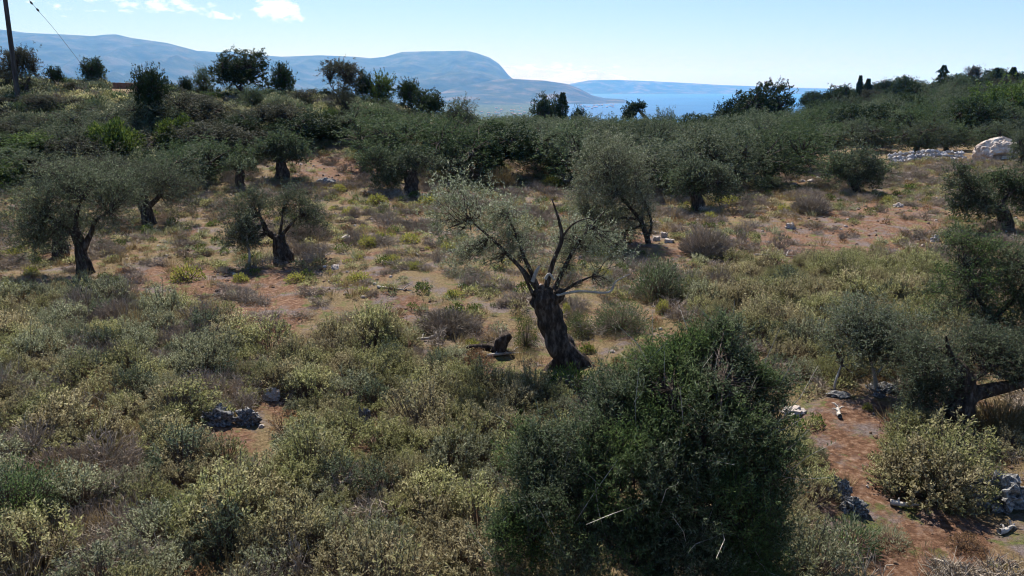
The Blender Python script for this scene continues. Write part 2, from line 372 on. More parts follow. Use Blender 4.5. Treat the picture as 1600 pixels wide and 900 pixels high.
# ------------------------------------------------------------------ foliage builders
def crown_mb(mb, blobs, sprays, twigs, lpt, leaf, twig, heads, ml=0, mw=1, clump=.16, up=.35, sticks_on=True, branch_r=.016, shoots=0, msh=1):
    """blobs: (cx,cy,cz,rx,ry,rz). Sprays of leafy twigs gather round points spread through each blob, a branch leads to each spray."""
    vol = np.array([b[3] * b[4] * b[5] for b in blobs]) ** .7; pr = vol / vol.sum()
    idx = rng.choice(len(blobs), sprays, p=pr); B = np.array(blobs)[idx]
    d = rdir(sprays); rad = rng.uniform(.3, 1.0, sprays) ** .55 * np.where(rng.uniform(0, 1, sprays) < .18, rng.uniform(1.0, 1.3, sprays), 1)
    d[:, 2] = np.where(d[:, 2] < -.75, -d[:, 2] * .6, d[:, 2])
    S = B[:, :3] + d * rad[:, None] * B[:, 3:6]
    size = rng.uniform(.45, 1.6, sprays)
    Hd = np.array(heads, float)
    if branch_r:
        near = Hd[np.argmin(((S[:, None] - Hd[None]) ** 2).sum(-1), 1)]
        mid1 = near * .65 + S * .35 + rng.normal(size=S.shape) * .06 + np.array([0, 0, -.05]); mid2 = near * .25 + S * .75 + rng.normal(size=S.shape) * .05
        sticks(mb, near, mid1, branch_r * 1.5, branch_r, mw); sticks(mb, mid1, mid2, branch_r, branch_r * .7, mw); sticks(mb, mid2, S, branch_r * .7, branch_r * .3, mw)
    if shoots:
        o_ = rng.choice(np.where(rad > .8)[0], shoots); sd = unit(d[o_] * .7 + rdir(shoots) * .5 + np.array([0, 0, .5])); sl = rng.uniform(.3, .75, shoots)[:, None]
        e1 = S[o_] + sd * sl * .5; e2 = e1 + (sd + rdir(shoots) * .35) * sl * .5
        sticks(mb, S[o_] - sd * .25, e1, .005, .004, msh); sticks(mb, e1, e2, .004, .002, msh)
        j = np.repeat(np.arange(shoots), 16); t_ = rng.uniform(0, 1, len(j))[:, None]; kk = rng.uniform(0, 1, len(j)) < np.where(rng.uniform(0, 1, shoots) < .35, .15, 1)[j]; j = j[kk]; t_ = t_[kk]
        leaves(mb, e1[j] * (1 - t_) + e2[j] * t_, sd[j] * .6 + rdir(len(j)) * .7, leaf[0], leaf[1], ml)
    k = np.repeat(np.arange(sprays), twigs); n = len(k)
    sc_ = (B[k, 3:6].mean(1) * clump * 2.2)[:, None] * size[k][:, None]
    base = S[k] + rng.normal(size=(n, 3)) * sc_ * .55
    td = unit(d[k] * .55 + rdir(n) * .75 + np.array([0, 0, up])); tl = twig * rng.uniform(.5, 1.3, n)[:, None]
    tip = base + td * tl
    if sticks_on: sticks(mb, base - td * tl * .4, tip, leaf[1] * .22, leaf[1] * .1, mw)
    j = np.repeat(np.arange(n), lpt); q = rng.uniform(-.1, 1.0, len(j))[:, None]
    C = base[j] + td[j] * tl[j] * q + rng.normal(size=(len(j), 3)) * leaf[0] * .25
    D = td[j] * .55 + rdir(len(j)) * .8
    s = rng.uniform(.65, 1.25, len(j))
    leaves(mb, C, D, leaf[0] * s, leaf[1] * s, ml)

def olive_trunk(mb, h, r, lean=(0, 0), sides=12, seed=0, limbs=4, spread=.8, m=0, up=.9):
    """gnarled pollard trunk; returns the limb tips"""
    n = 7; pts = []; rad = []
    for i in range(n):
        t = i / (n - 1)
        pts.append((lean[0] * t + .10 * h * math.sin(t * 5 + seed), lean[1] * t + .08 * h * math.cos(t * 4 + seed) - .08 * h, h * t - .15 * (1 - t)))
        rad.append(r * (1.55 - 1.6 * t + 1.05 * t * t) if t < .8 else r * (1.05 if t < .95 else .8))
    tube(mb, pts, rad, sides, m, .28, seed * 3.1, 3)
    top = Vector(pts[-1]); tips = []
    for k in range(limbs):
        a = k * 2 * math.pi / limbs + seed + random.uniform(-.4, .4); l = spread * random.uniform(.75, 1.25)
        p1 = top + Vector((math.cos(a) * l * .35, math.sin(a) * l * .35, up * .35 * random.uniform(.5, 1)))
        p2 = top + Vector((math.cos(a) * l * .75, math.sin(a) * l * .75, up * random.uniform(.6, 1)))
        p3 = top + Vector((math.cos(a + .3) * l, math.sin(a + .3) * l, up * random.uniform(1.0, 1.5)))
        tube(mb, [top - Vector((0, 0, r * .8)), p1, p2, p3], [r * .5, r * .36, r * .22, r * .1], 6, m, .15, seed + k, 3)
        tips += [tuple(p1 * .4 + p2 * .6), tuple(p3)]
    return tips

# template trees: (trunk mesh, crown mesh, height, width)
TPL = {}
def template(kind, i, h, wd, trunk_h, trunk_r, leafm, sprays, twigs, lpt, leaf, twig, nb=7, flat=.8, clump=.16, limbs=4, branch_r=.02, up=.35, hang=.0, zb=None):
    tb = MB(); tips = olive_trunk(tb, trunk_h, trunk_r, (random.uniform(-.3, .3) * trunk_h, random.uniform(-.3, .3) * trunk_h), 10, i * 1.7 + len(TPL), limbs, wd * .24, 0, (h - trunk_h) * .35)
    cb = MB(); blobs = []
    zb = trunk_h * .85 if zb is None else zb; zc = zb + (h - zb) * .5
    for k in range(nb):
        a = k * 2.4 + i; q = wd / 2 * random.uniform(.3, .66) if k else 0
        rz = (h - zb) * random.uniform(.24, .40) * flat / .8; rx = wd * random.uniform(.17, .30)
        z = zc + random.uniform(-.36, .34) * (h - zb) - hang * q
        z = min(z, h - rz); blobs.append((math.cos(a) * q, math.sin(a) * q, z, rx, rx * random.uniform(.8, 1.2), rz))
    crown_mb(cb, blobs, sprays, twigs, lpt, leaf, twig, tips, clump=clump, branch_r=branch_r, up=up, sticks_on=leaf[0] < .09)
    cv = np.concatenate(cb.V); h = float(np.percentile(cv[:, 2], 95)); wd = float(np.percentile(np.hypot(cv[:, 0], cv[:, 1]), 84)) * 2
    TPL.setdefault(kind, []).append((tb.mesh(kind + '_trunk', [M_BARK]), cb.mesh(kind + '_crown', [leafm, M_BARK]), h, wd))
for i in range(4): template('near_olive', i, 3.3, 3.4, 1.0, .2, M_OLIVE, 230, 7, 10, (.075, .022), .28, nb=7)
for i in range(6): template('grove_olive', i, 4.0, 4.6, .9, .2, M_OLIVE2, 200, 6, 13, (.14, .045), .36, nb=13, branch_r=.03, zb=.25)
for i in range(4): template('evergreen', i, 4.2, 4.2, 1.1, .16, M_DARK, 260, 6, 13, (.13, .065), .28, nb=12, branch_r=.03, limbs=3)
for i in range(2): template('dusky', i, 4.2, 4.4, 1.0, .16, M_BROWNISH, 170, 6, 13, (.13, .05), .34, nb=8, branch_r=.03, limbs=3)
for i in range(3): template('green', i, 4.0, 4.2, .8, .14, M_GREEN, 150, 6, 12, (.15, .075), .36, nb=8, branch_r=.03, limbs=3)

def tree(name, kind, i, base, h, wd, label, cat, group=None, rot=None, trunk=True):
    tm, cm, th, tw = TPL[kind][i % len(TPL[kind])]
    root = bpy.data.objects.new(name, None); COL.objects.link(root); root.location = base; root.empty_display_size = .3
    root.rotation_euler = (0, 0, random.uniform(0, 6.28) if rot is None else rot)
    root.scale = (wd / tw, wd / tw, h / th); tag(root, label, cat, group)
    if trunk: link('trunk', tm, root)
    link('crown', cm, root); return root
def tree_px(name, kind, i, px, b, top, wpx, label, cat, group=None, isY=False, rot=None, name_trunk=True):
    p = spot(px, b, isY); d = p.y * math.cos(PITCH) - (p.z - H) * math.sin(PITCH)
    h = max(.5, ray_at(px, top, p.y).z - p.z)
    return tree(name, kind, i, p, h * 1.02, wpx / F * d, label, cat, group, rot, name_trunk)

# ------------------------------------------------------------------ shrub templates
def sage_mesh(i, mat, Rr=.5, Hh=.66, stems=125, lps=22, leaf=(.042, .0155)):
    mb = MB(); a = rng.uniform(0, 6.28, stems); q = np.sqrt(rng.uniform(0, 1, stems))
    hz = Hh * np.sqrt(np.clip(1.05 - q ** 2.2, .1, 1)) * rng.uniform(.62, 1.12, stems)
    tip = np.stack([np.cos(a) * q * Rr, np.sin(a) * q * Rr, hz], 1) + rng.normal(size=(stems, 3)) * .03
    base = tip * np.array([.25, .25, 0]); mid = base * .45 + tip * .55 + rng.normal(size=tip.shape) * .03 + np.array([0, 0, -.03])
    sticks(mb, base, mid, .006, .0045, 1); sticks(mb, mid, tip, .0045, .003, 1)
    j = np.repeat(np.arange(stems), lps); t = rng.uniform(.25, 1.02, len(j))[:, None] ** .6
    C = mid[j] * (1 - t) + tip[j] * t + rng.normal(size=(len(j), 3)) * .014
    ax = unit(tip - mid)[j]; D = ax * .45 + rdir(len(j)) * .8 + np.array([0, 0, .15]); s = rng.uniform(.6, 1.3, len(j))
    leaves(mb, C, D, leaf[0] * s, leaf[1] * s, 0)
    return mb.mesh('sage', [mat, M_STEM])
def dry_mesh(Rr=.45, Hh=.35, n=120, sub=5, r=.0035, mat=None):
    mb = MB(); mat = mat or M_DRY; a = rng.uniform(0, 6.28, n); q = np.sqrt(rng.uniform(0, 1, n))
    tip = np.stack([np.cos(a) * q * Rr, np.sin(a) * q * Rr, Hh * np.sqrt(np.clip(1.05 - q ** 2, .08, 1)) * rng.uniform(.5, 1.1, n)], 1)
    base = tip * np.array([.35, .35, 0]) + rng.normal(size=(n, 3)) * np.array([.05, .05, 0]); mid = (base + tip) / 2 + rng.normal(size=(n, 3)) * .05
    sticks(mb, base, mid, r * 1.6, r * 1.3, 0); sticks(mb, mid, tip, r * 1.3, r, 0)
    j = np.repeat(np.arange(n), sub); t = rng.uniform(0, 1, len(j))[:, None]; A_ = mid[j] * (1 - t) + tip[j] * t
    B_ = A_ + (rdir(len(j)) * .7 + unit(tip - mid)[j] * .6 + np.array([0, 0, .2])) * rng.uniform(.04, .14, len(j))[:, None]
    sticks(mb, A_, B_, r * .9, r * .5, 0)
    return mb.mesh('dry_twigs', [mat])
def tuft_mesh(n=60, Hh=.25, Rr=.12, mat=None, wd=.008):
    mb = MB(); a = rng.uniform(0, 6.28, n); base = np.stack([np.cos(a), np.sin(a), a * 0], 1) * rng.uniform(0, Rr, n)[:, None]
    D = unit(base / Rr * .8 + rdir(n) * .3 + np.array([0, 0, 1.0])); leaves(mb, base, D, Hh * rng.uniform(.5, 1.1, n), wd)
    return mb.mesh('tuft', [mat])
def cushion_mesh(Rr=.3, Hh=.25, n=500, leaf=(.04, .02), mat=None, stemm=None):
    mb = MB(); d = rdir(n); d[:, 2] = np.abs(d[:, 2]); rr_ = rng.uniform(.6, 1.05, n)[:, None]
    lump = 1 + .18 * np.sin(d[:, 0:1] * 7) * np.cos(d[:, 1:2] * 6)
    C = d * rr_ * lump * np.array([Rr, Rr, Hh]); leaves(mb, C, d + rdir(n) * .7 + np.array([0, 0, .3]), leaf[0] * rng.uniform(.6, 1.3, n), leaf[1])
    k = n // 8; sticks(mb, d[:k] * np.array([.03, .03, 0]), C[:k], .004, .003, 1)
    return mb.mesh('cushion', [mat, stemm or M_STEM])

# ------------------------------------------------------------------ scatter of uncountable ground cover
def scatter(name, label, cat, meshes, pts, scl, tilt=.15, idx=None):
    srcs = bpy.data.collections.new(name + '_plants')
    for i, me_ in enumerate(meshes):
        srcs.objects.link(bpy.data.objects.new('%s_%02d' % (name, i), me_))
    n = len(pts); me_ = bpy.data.meshes.new(name); me_.vertices.add(n); me_.vertices.foreach_set('co', np.asarray(pts, np.float32).ravel())
    rot = np.stack([rng.normal(0, tilt, n), rng.normal(0, tilt, n), rng.uniform(0, 6.28, n)], 1)
    a = me_.attributes.new('rot', 'FLOAT_VECTOR', 'POINT'); a.data.foreach_set('vector', rot.astype(np.float32).ravel())
    s3 = np.stack([scl * rng.uniform(.85, 1.15, n), scl * rng.uniform(.85, 1.15, n), scl * rng.uniform(.8, 1.2, n)], 1)
    a = me_.attributes.new('scl', 'FLOAT_VECTOR', 'POINT'); a.data.foreach_set('vector', s3.astype(np.float32).ravel())
    ii = rng.integers(0, len(meshes), n) if idx is None else idx
    a = me_.attributes.new('pick', 'INT', 'POINT'); a.data.foreach_set('value', ii.astype(np.int32))
    o = link(name, me_); g = bpy.data.node_groups.new(name, 'GeometryNodeTree')
    g.interface.new_socket('Geometry', in_out='INPUT', socket_type='NodeSocketGeometry'); g.interface.new_socket('Geometry', in_out='OUTPUT', socket_type='NodeSocketGeometry')
    gi = g.nodes.new('NodeGroupInput'); go = g.nodes.new('NodeGroupOutput'); ip = g.nodes.new('GeometryNodeInstanceOnPoints'); ci = g.nodes.new('GeometryNodeCollectionInfo')
    ci.inputs[0].default_value = srcs; ci.inputs['Separate Children'].default_value = True; ci.inputs['Reset Children'].default_value = True
    def na_(nm, ty):
        q = g.nodes.new('GeometryNodeInputNamedAttribute'); q.data_type = ty; q.inputs[0].default_value = nm; return q.outputs[0]
    g.links.new(gi.outputs[0], ip.inputs['Points']); g.links.new(ci.outputs[0], ip.inputs['Instance']); ip.inputs['Pick Instance'].default_value = True
    g.links.new(na_('pick', 'INT'), ip.inputs['Instance Index']); g.links.new(na_('rot', 'FLOAT_VECTOR'), ip.inputs['Rotation']); g.links.new(na_('scl', 'FLOAT_VECTOR'), ip.inputs['Scale'])
    g.links.new(ip.outputs[0], go.inputs[0])
    md = o.modifiers.new('plants', 'NODES'); md.node_group = g
    return tag(o, label, cat, None, 'stuff')
def inpoly(px, py, poly):
    r = np.zeros(px.shape, bool); j = len(poly) - 1
    for i in range(len(poly)):
        xi, yi = poly[i]; xj, yj = poly[j]
        c = ((yi > py) != (yj > py)) & (px < (xj - xi) * (py - yi) / (yj - yi + 1e-9) + xi); r ^= c; j = i
    return r
def cand(n, ymin, ymax, margin=1.5):
    y = np.sqrt(rng.uniform(ymin ** 2, ymax ** 2, n)); x = rng.uniform(-1, 1, n) * (y * .74 + margin)
    z = ground(x, y); a, b = proj(x, y, z); return x, y, z, a, b
def thin(x, y, d):                   # keep points at least d apart (d may vary)
    cell = {}; keep = []; d = np.broadcast_to(d, x.shape); s = float(d.max())
    for i in range(len(x)):
        k = (int(x[i] // s), int(y[i] // s)); ok = True
        for a in (-1, 0, 1):
            for b in (-1, 0, 1):
                for j in cell.get((k[0] + a, k[1] + b), ()):
                    if (x[i] - x[j]) ** 2 + (y[i] - y[j]) ** 2 < d[i] ** 2: ok = False; break
        if ok: keep.append(i); cell.setdefault(k, []).append(i)
    return np.array(keep, int)

CLEAR = ((362, 684, 56, 36), (424, 646, 28, 32), (567, 694, 24, 38), (1328, 830, 58, 72), (1572, 835, 85, 72), (1390, 620, 40, 16), (1290, 640, 70, 18), (350, 520, 40, 14), (745, 575, 36, 16), (1495, 690, 50, 24), (1040, 390, 40, 20), (780, 575, 40, 24))
SAGE = [[(-300, 480), (0, 478), (120, 470), (250, 500), (360, 520), (470, 560), (560, 520), (700, 560), (820, 610), (880, 640), (900, 1300), (-400, 1300)],
        [(1130, 440), (1230, 422), (1370, 412), (1480, 425), (1480, 560), (1380, 600), (1250, 590), (1090, 470)],
        [(1370, 670), (1470, 650), (1550, 690), (1540, 760), (1480, 790), (1380, 760)],
        [(1225, 700), (1300, 700), (1310, 760), (1290, 900), (1230, 950)]]
HOLE = [[(1235, 600), (1480, 600), (1420, 660), (1385, 700), (1370, 800), (1420, 900), (1500, 1000), (1340, 1000), (1310, 760), (1245, 680)], [(290, 660), (400, 650), (470, 690), (440, 740), (330, 720)], [(1240, 600), (1460, 600), (1440, 660), (1240, 680)]]
x, y, z, a, b = cand(26000, 6.2, 30)
ins = np.zeros(len(x), bool)
for P_ in SAGE: ins |= inpoly(a + rng.normal(0, 12, len(a)), b + rng.normal(0, 8, len(a)), P_)
for P_ in HOLE: ins &= ~inpoly(a, b, P_)
ins &= (wob(x, y, 1.1, 7) > -.62)
k = np.where(ins)[0]; x, y, z = x[k], y[k], z[k]; k = thin(x, y, .33); x, y, z = x[k], y[k], z[k]; a, b = proj(x, y, z); cl_ = np.ones(len(x), bool)
for rx_, ry_, rw_, rh_ in CLEAR:
    cl_ &= ((a - rx_) / rw_) ** 2 + ((b - ry_) / rh_) ** 2 > 1
x, y, z, a, b = x[cl_], y[cl_], z[cl_], a[cl_], b[cl_]
sage_set = [sage_mesh(i, M_SAGE) for i in range(4)] + [sage_mesh(i, M_SAGE2, .5, .58) for i in range(3)] + [sage_mesh(9, M_RUSTL, .42, .45, 60, 9)] + [dry_mesh(.45, .5), dry_mesh(.5, .42), tuft_mesh(110, .62, .22, M_STRAW, .008), sage_mesh(11, M_OLIVED, .4, .6, 90, 20)]
f_ = wob(x, y, .9, 4) + .45 * np.clip((a - 560) / 300, -1, 1) + rng.normal(0, .45, len(x))
pk = np.where(f_ > -.15, rng.choice([0, 1, 2, 3], len(x)), np.where(f_ > -.7, rng.choice([4, 5, 6, 0, 8, 11, 10], len(x)), rng.choice([7, 8, 9, 9, 4, 5, 10], len(x))))
pk = np.where(rng.uniform(0, 1, len(x)) < .10, rng.choice([8, 9, 10, 10, 11], len(x)), pk)
scatter('sage_scrub', 'dense low grey-green sage scrub covering the near ground', 'scrub', sage_set, np.stack([x, y, z - .04], 1), rng.choice([.5, .65, .8, .95, 1.15, 1.4], len(x), p=[.16, .22, .24, .2, .12, .06]), .2, pk)

# dry litter, straw, small herbs over the open ground
x, y, z, a, b = cand(30000, 6.5, 62)
cov = wob(x, y, .8, 2) * .5 + wob(x, y, 2.3, 9) * .5
redz = np.zeros(len(x))
for cx, cy, ra, rb in RED: redz = np.maximum(redz, 1 - ((a - cx) / ra) ** 2 - ((b - cy) / rb) ** 2)
keep = (cov + rng.normal(0, .4, len(x)) > -.1) & (rng.uniform(0, 1, len(x)) > np.clip(redz, 0, 1) * .8)
for rx_, ry_, rw_, rh_ in CLEAR: keep &= ((a - rx_) / rw_) ** 2 + ((b - ry_) / rh_) ** 2 > .8
k = np.where(keep)[0][:13000]; x, y, z = x[k], y[k], z[k]
set2 = [dry_mesh(.35, .2, 70, 4), dry_mesh(.4, .14, 80, 3), dry_mesh(.25, .3, 50, 4), tuft_mesh(mat=M_STRAW), tuft_mesh(40, .16, .2, M_STRAW), tuft_mesh(50, .2, .16, M_SAGE2),
        cushion_mesh(.2, .14, 260, (.045, .02), M_SAGE), cushion_mesh(.16, .16, 200, (.045, .02), M_MASTIC), cushion_mesh(.14, .1, 160, (.04, .02), M_SAGE2), cushion_mesh(.13, .1, 120, (.04, .02), M_RUSTL), cushion_mesh(.12, .1, 110, (.04, .02), M_YEL)]
f_ = wob(x, y, .75, 12) + rng.normal(0, .3, len(x)); g_ = wob(x, y, .5, 20) + rng.normal(0, .3, len(x))
pk = np.where(f_ > .5, rng.choice([0, 1, 2, 1], len(x)), np.where(g_ > .1, rng.choice([5, 6, 7, 8, 4], len(x)), rng.choice([3, 4, 3, 4, 9, 1, 6], len(x))))
ya, yb = proj(x, y, z); dr = np.exp(-((ya - 600) / 170) ** 2 - ((yb - 380) / 70) ** 2) + .6 * np.exp(-((ya - 1120) / 90) ** 2 - ((yb - 325) / 18) ** 2) + .5 * np.exp(-((ya - 250) / 200) ** 2 - ((yb - 445) / 20) ** 2)
pk = np.where(rng.uniform(0, 1, len(x)) < .30 * dr * (wob(x, y, 1.7, 6) > .05), 10, pk)
scatter('dry_ground_cover', 'dry grass tufts, dead twigs and small herbs over the red earth', 'ground cover', set2, np.stack([x, y, z - .01], 1), rng.uniform(.5, 1.5, len(x)) * (1 + y * .008), .25, pk)
print('scatter', len(x))

# ------------------------------------------------------------------ hero olive in the middle
YH = gp(880, 572).y
def hp(px, py, dy=0.0): return ray_at(px, py, YH + dy)
hero = bpy.data.objects.new('olive_tree', None); COL.objects.link(hero)
hb = gp(880, 572); hero.location = hb
tag(hero, 'old olive with a thick dark leaning trunk and sparse crown in the middle', 'olive tree')
def rel(v): return tuple(Vector(v) - hb)
tb = MB()
tube(tb, [rel(hp(912, 590, .05)), rel(hp(893, 566)), rel(hp(872, 535)), rel(hp(860, 505)), rel(hp(853, 480)), rel(hp(851, 462)), rel(hp(850, 450))],
     [.2, .29, .29, .265, .265, .27, .2], 28, 0, .24, 4, 6)
for (q, r_) in (([(905, 560), (935, 583)], (.16, .05)), ([(875, 560), (845, 590)], (.15, .06)), ([(900, 575), (925, 610)], (.2, .08))):
    tube(tb, [rel(hp(*q[0])), rel((hp(*q[0]) + hp(*q[1])) / 2 + Vector((0, -.1, .03))), rel(hp(*q[1], -.25))], [r_[0], (r_[0] + r_[1]) / 2, r_[1]], 10, 0, .25, 7, 4)
for (q, r_) in (([(842, 470), (833, 478)], (.16, .12)), ([(862, 465), (873, 462), (874, 452)], (.17, .13, .09)), ([(850, 465), (846, 446)], (.16, .07))):
    tube(tb, [rel(hp(*s, -.06)) for s in q], list(r_), 12, 0, .35, 2, 4)
link('trunk', tb.mesh('trunk', [M_BARK]), hero)
br = [([(848, 462), (835, 445), (815, 420), (790, 395), (765, 370), (735, 345)], [.075, .06, .05, .042, .03, .015], -.2),
      ([(845, 460), (830, 425), (818, 400), (808, 370), (790, 330)], [.06, .048, .04, .03, .014], .3),
      ([(838, 470), (828, 450), (816, 425), (800, 405)], [.05, .04, .03, .015], -.5),
      ([(852, 458), (858, 430), (868, 400), (878, 372), (872, 340), (862, 310)], [.075, .06, .05, .045, .03, .012], 0),
      ([(862, 460), (872, 440), (885, 412), (903, 380), (925, 352), (945, 330)], [.07, .055, .045, .035, .025, .012], .35),
      ([(868, 462), (885, 452), (905, 440), (925, 432)], [.045, .035, .028, .012], -.2),
      ([(878, 372), (890, 355), (905, 345), (925, 340)], [.03, .02, .015, .008], -.2)]
heads = []
for q, r_, dy in br:
    bb = MB(); pts = [hp(*s, dy * i / len(q)) for i, s in enumerate(q)]
    tube(bb, [rel(s) for s in pts], r_, 8, 0, .12, q[0][0], 4); link('branch', bb.mesh('branch', [M_BARK]), hero); heads += [rel(s) for s in pts[2:]]
for q, r_ in (([(832, 440), (838, 424), (843, 416)], [.05, .04, .02]), ([(852, 436), (858, 428), (866, 438)], [.04, .03, .02]),
              ([(868, 462), (905, 455), (950, 457), (962, 440), (985, 428)], [.035, .028, .025, .02, .008])):
    bb = MB(); tube(bb, [rel(hp(*s, -.15)) for s in q], r_, 7, 0, .15, 3, 4); link('dead_branch', bb.mesh('dead_branch', [M_PALE]), hero)
def pb(px, py, wx, wy, dy=0.0, dep=None):      # blob from pixel ellipse at the hero's distance
    c = rel(hp(px, py, dy)); d = (YH + dy) * math.cos(PITCH) + 4.0 * math.sin(PITCH); s = d / F
    return (*c, wx * s, (dep or wx) * s, wy * s)
cb = MB()
crown_mb(cb, [pb(722, 322, 44, 38, -.3), pb(765, 350, 40, 34, .2), pb(745, 385, 30, 22, .5), pb(790, 385, 30, 30, 0), pb(700, 350, 22, 20, 0), pb(790, 345, 22, 24, .5), pb(735, 405, 30, 18, .4), pb(765, 415, 28, 16, .4), pb(815, 405, 18, 26, .4), pb(835, 370, 22, 30, .6)],
         150, 9, 14, (.062, .014), .27, heads, clump=.34, branch_r=.009)
crown_mb(cb, [pb(905, 370, 32, 24, .4), pb(915, 400, 28, 26, .5), pb(895, 430, 22, 18, 0), pb(885, 395, 20, 34, .5), pb(940, 440, 22, 14, .3), pb(955, 390, 30, 26, .6)],
         85, 8, 14, (.062, .014), .27, heads, clump=.34, branch_r=.009)
link('crown', cb.mesh('crown', [M_SILVER, M_BARK]), hero)

# custom tree from pixel blobs --------------------------------------------------
def custom_tree(name, px, b, label, cat, trunk, blobs, leafm, sprays, twigs, lpt, leaf, twig, clump=.2, branch_r=.01, rough=.3, limbs=(), isY=False, up=.35, group=None, bark=None, shoots=0):
    base = spot(px, b, isY); YY = base.y
    root = bpy.data.objects.new(name, None); COL.objects.link(root); root.location = base; tag(root, label, cat, group)
    f = lambda q: tuple(ray_at(q[0], q[1], YY + (q[2] if len(q) > 2 else 0)) - base)
    tb = MB(); pts = [f(q) for q in trunk[0]]; tube(tb, pts, trunk[1], 16, 0, rough, px, 5); heads = [pts[-1]]
    link('trunk', tb.mesh('trunk', [bark or M_BARK]), root)
    for q, r_ in limbs:
        bb = MB(); pl = [f(s) for s in q]; tube(bb, pl, r_, 8, 0, .15, q[0][0], 4); heads += pl[1:]; link('branch', bb.mesh('branch', [bark or M_BARK]), root)
    bl = []
    for (bx, by, wx, wy, dy, *dep) in blobs:
        c = f((bx, by, dy)); d = (YY + dy) * math.cos(PITCH) - (c[2] + base.z - H) * math.sin(PITCH); s = d / F
        q_ = .84 if leaf[0] > .078 else .92 if shoots else 1; bl.append((*c, wx * s * q_, (dep[0] if dep else wx) * s * q_, wy * s * q_))
    cb = MB(); crown_mb(cb, bl, sprays, twigs, lpt, leaf, twig, heads, clump=clump, branch_r=branch_r, up=up, shoots=shoots, msh=2)
    link('crown', cb.mesh('crown', [leafm, M_BARK, M_PALE]), root); return root

custom_tree('olive_tree', 1012, 380, 'tall grey-green olive leaning left, rising behind the old olive beside pale blocks', 'olive tree',
    ([(1014, 384), (1010, 368), (1004, 352), (1000, 340)], [.13, .11, .09, .08]),
    [(945, 250, 42, 34, 0), (980, 275, 38, 34, .5), (930, 300, 38, 36, -.4), (985, 320, 38, 34, 0), (955, 350, 42, 30, .3), (925, 340, 30, 30, .2), (1000, 345, 18, 26, .2), (955, 385, 34, 14, .5), (925, 375, 26, 18, -.3)],
    M_SILVER, 480, 9, 13, (.077, .02), .34, limbs=[([(1012, 372), (1018, 350), (1010, 320), (995, 290)], [.07, .05, .04, .015]), ([(1000, 342), (985, 325), (965, 300), (955, 270)], [.08, .06, .04, .015]), ([(1002, 345), (980, 340), (955, 345), (935, 350)], [.06, .045, .03, .012]), ([(1005, 352), (975, 362), (950, 378)], [.05, .035, .012])], clump=.2)
# big bushy olive in the foreground
custom_tree('olive_tree', 1030, 940, 'large dark bushy olive filling the foreground right of centre, its crown full to the ground', 'olive tree',
    ([(1035, 950), (1030, 880), (1025, 820), (1030, 770)], [.14, .11, .10, .08]),
    [(1120, 572, 62, 44, .9), (1050, 592, 70, 48, .7), (1180, 615, 42, 50, .6), (975, 630, 60, 45, .5), (1090, 660, 95, 75, .2), (1180, 700, 62, 75, .2), (940, 700, 70, 60, .1), (848, 720, 54, 55, .3),
     (1000, 740, 95, 75, -.2), (880, 790, 70, 65, -.1), (1110, 790, 95, 80, -.3), (1195, 800, 45, 75, 0), (812, 845, 48, 60, 0), (960, 860, 90, 70, -.4), (1080, 880, 100, 70, -.5), (1180, 890, 55, 60, -.1), (1140, 522, 30, 20, 1.0), (1095, 535, 40, 22, .9)],
    M_BIGOLIVE, 1600, 9, 19, (.048, .0115), .24, clump=.13, branch_r=.008, up=.6, shoots=110,
    limbs=[([(1028, 800), (990, 720), (960, 660)], [.06, .045, .02]), ([(1030, 790), (1090, 700), (1130, 600)], [.07, .05, .02]), ([(1028, 820), (940, 790), (880, 750)], [.05, .035, .015]), ([(1030, 800), (1040, 700), (1050, 610)], [.06, .045, .02]), ([(1030, 830), (1120, 800), (1190, 740)], [.05, .04, .02])])
# right edge: gnarled olive over the dry bush, and the ones behind it
custom_tree('olive_tree', 1490, 668, 'gnarled olive with a short thick dark trunk and bare grey twigs at the right edge', 'olive tree',
    ([(1487, 676), (1492, 650), (1500, 625), (1505, 600), (1490, 565)], [.30, .28, .24, .2, .1]),
    [(1448, 605, 30, 24, 0), (1440, 560, 40, 30, .3), (1560, 560, 50, 26, .2), (1530, 540, 45, 24, .4), (1600, 575, 40, 22, .2), (1640, 560, 50, 30, .2), (1455, 580, 30, 22, -.3), (1440, 622, 18, 20, -.2)],
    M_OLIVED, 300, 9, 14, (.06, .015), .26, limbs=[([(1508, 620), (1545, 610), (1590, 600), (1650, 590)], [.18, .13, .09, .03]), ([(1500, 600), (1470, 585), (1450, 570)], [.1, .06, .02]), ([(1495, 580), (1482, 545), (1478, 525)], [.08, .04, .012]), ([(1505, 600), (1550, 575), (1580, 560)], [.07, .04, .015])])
custom_tree('olive_tree', 1545, 520, 'dense dark green olive at the right edge, right behind the gnarled one', 'olive tree',
    ([(1550, 535), (1552, 515), (1550, 495)], [.2, .17, .14]),
    [(1510, 450, 48, 36, 0), (1560, 430, 55, 42, .3), (1610, 440, 55, 50, .2), (1530, 400, 45, 30, .5), (1500, 385, 30, 22, .5), (1580, 490, 50, 26, 0), (1480, 480, 30, 20, 0), (1520, 500, 36, 18, -.3), (1640, 490, 50, 40, 0)],
    M_BIGOLIVE, 330, 9, 12, (.075, .02), .3, limbs=[([(1550, 500), (1525, 460), (1510, 420)], [.08, .05, .02]), ([(1550, 500), (1590, 460), (1610, 420)], [.08, .05, .02])])
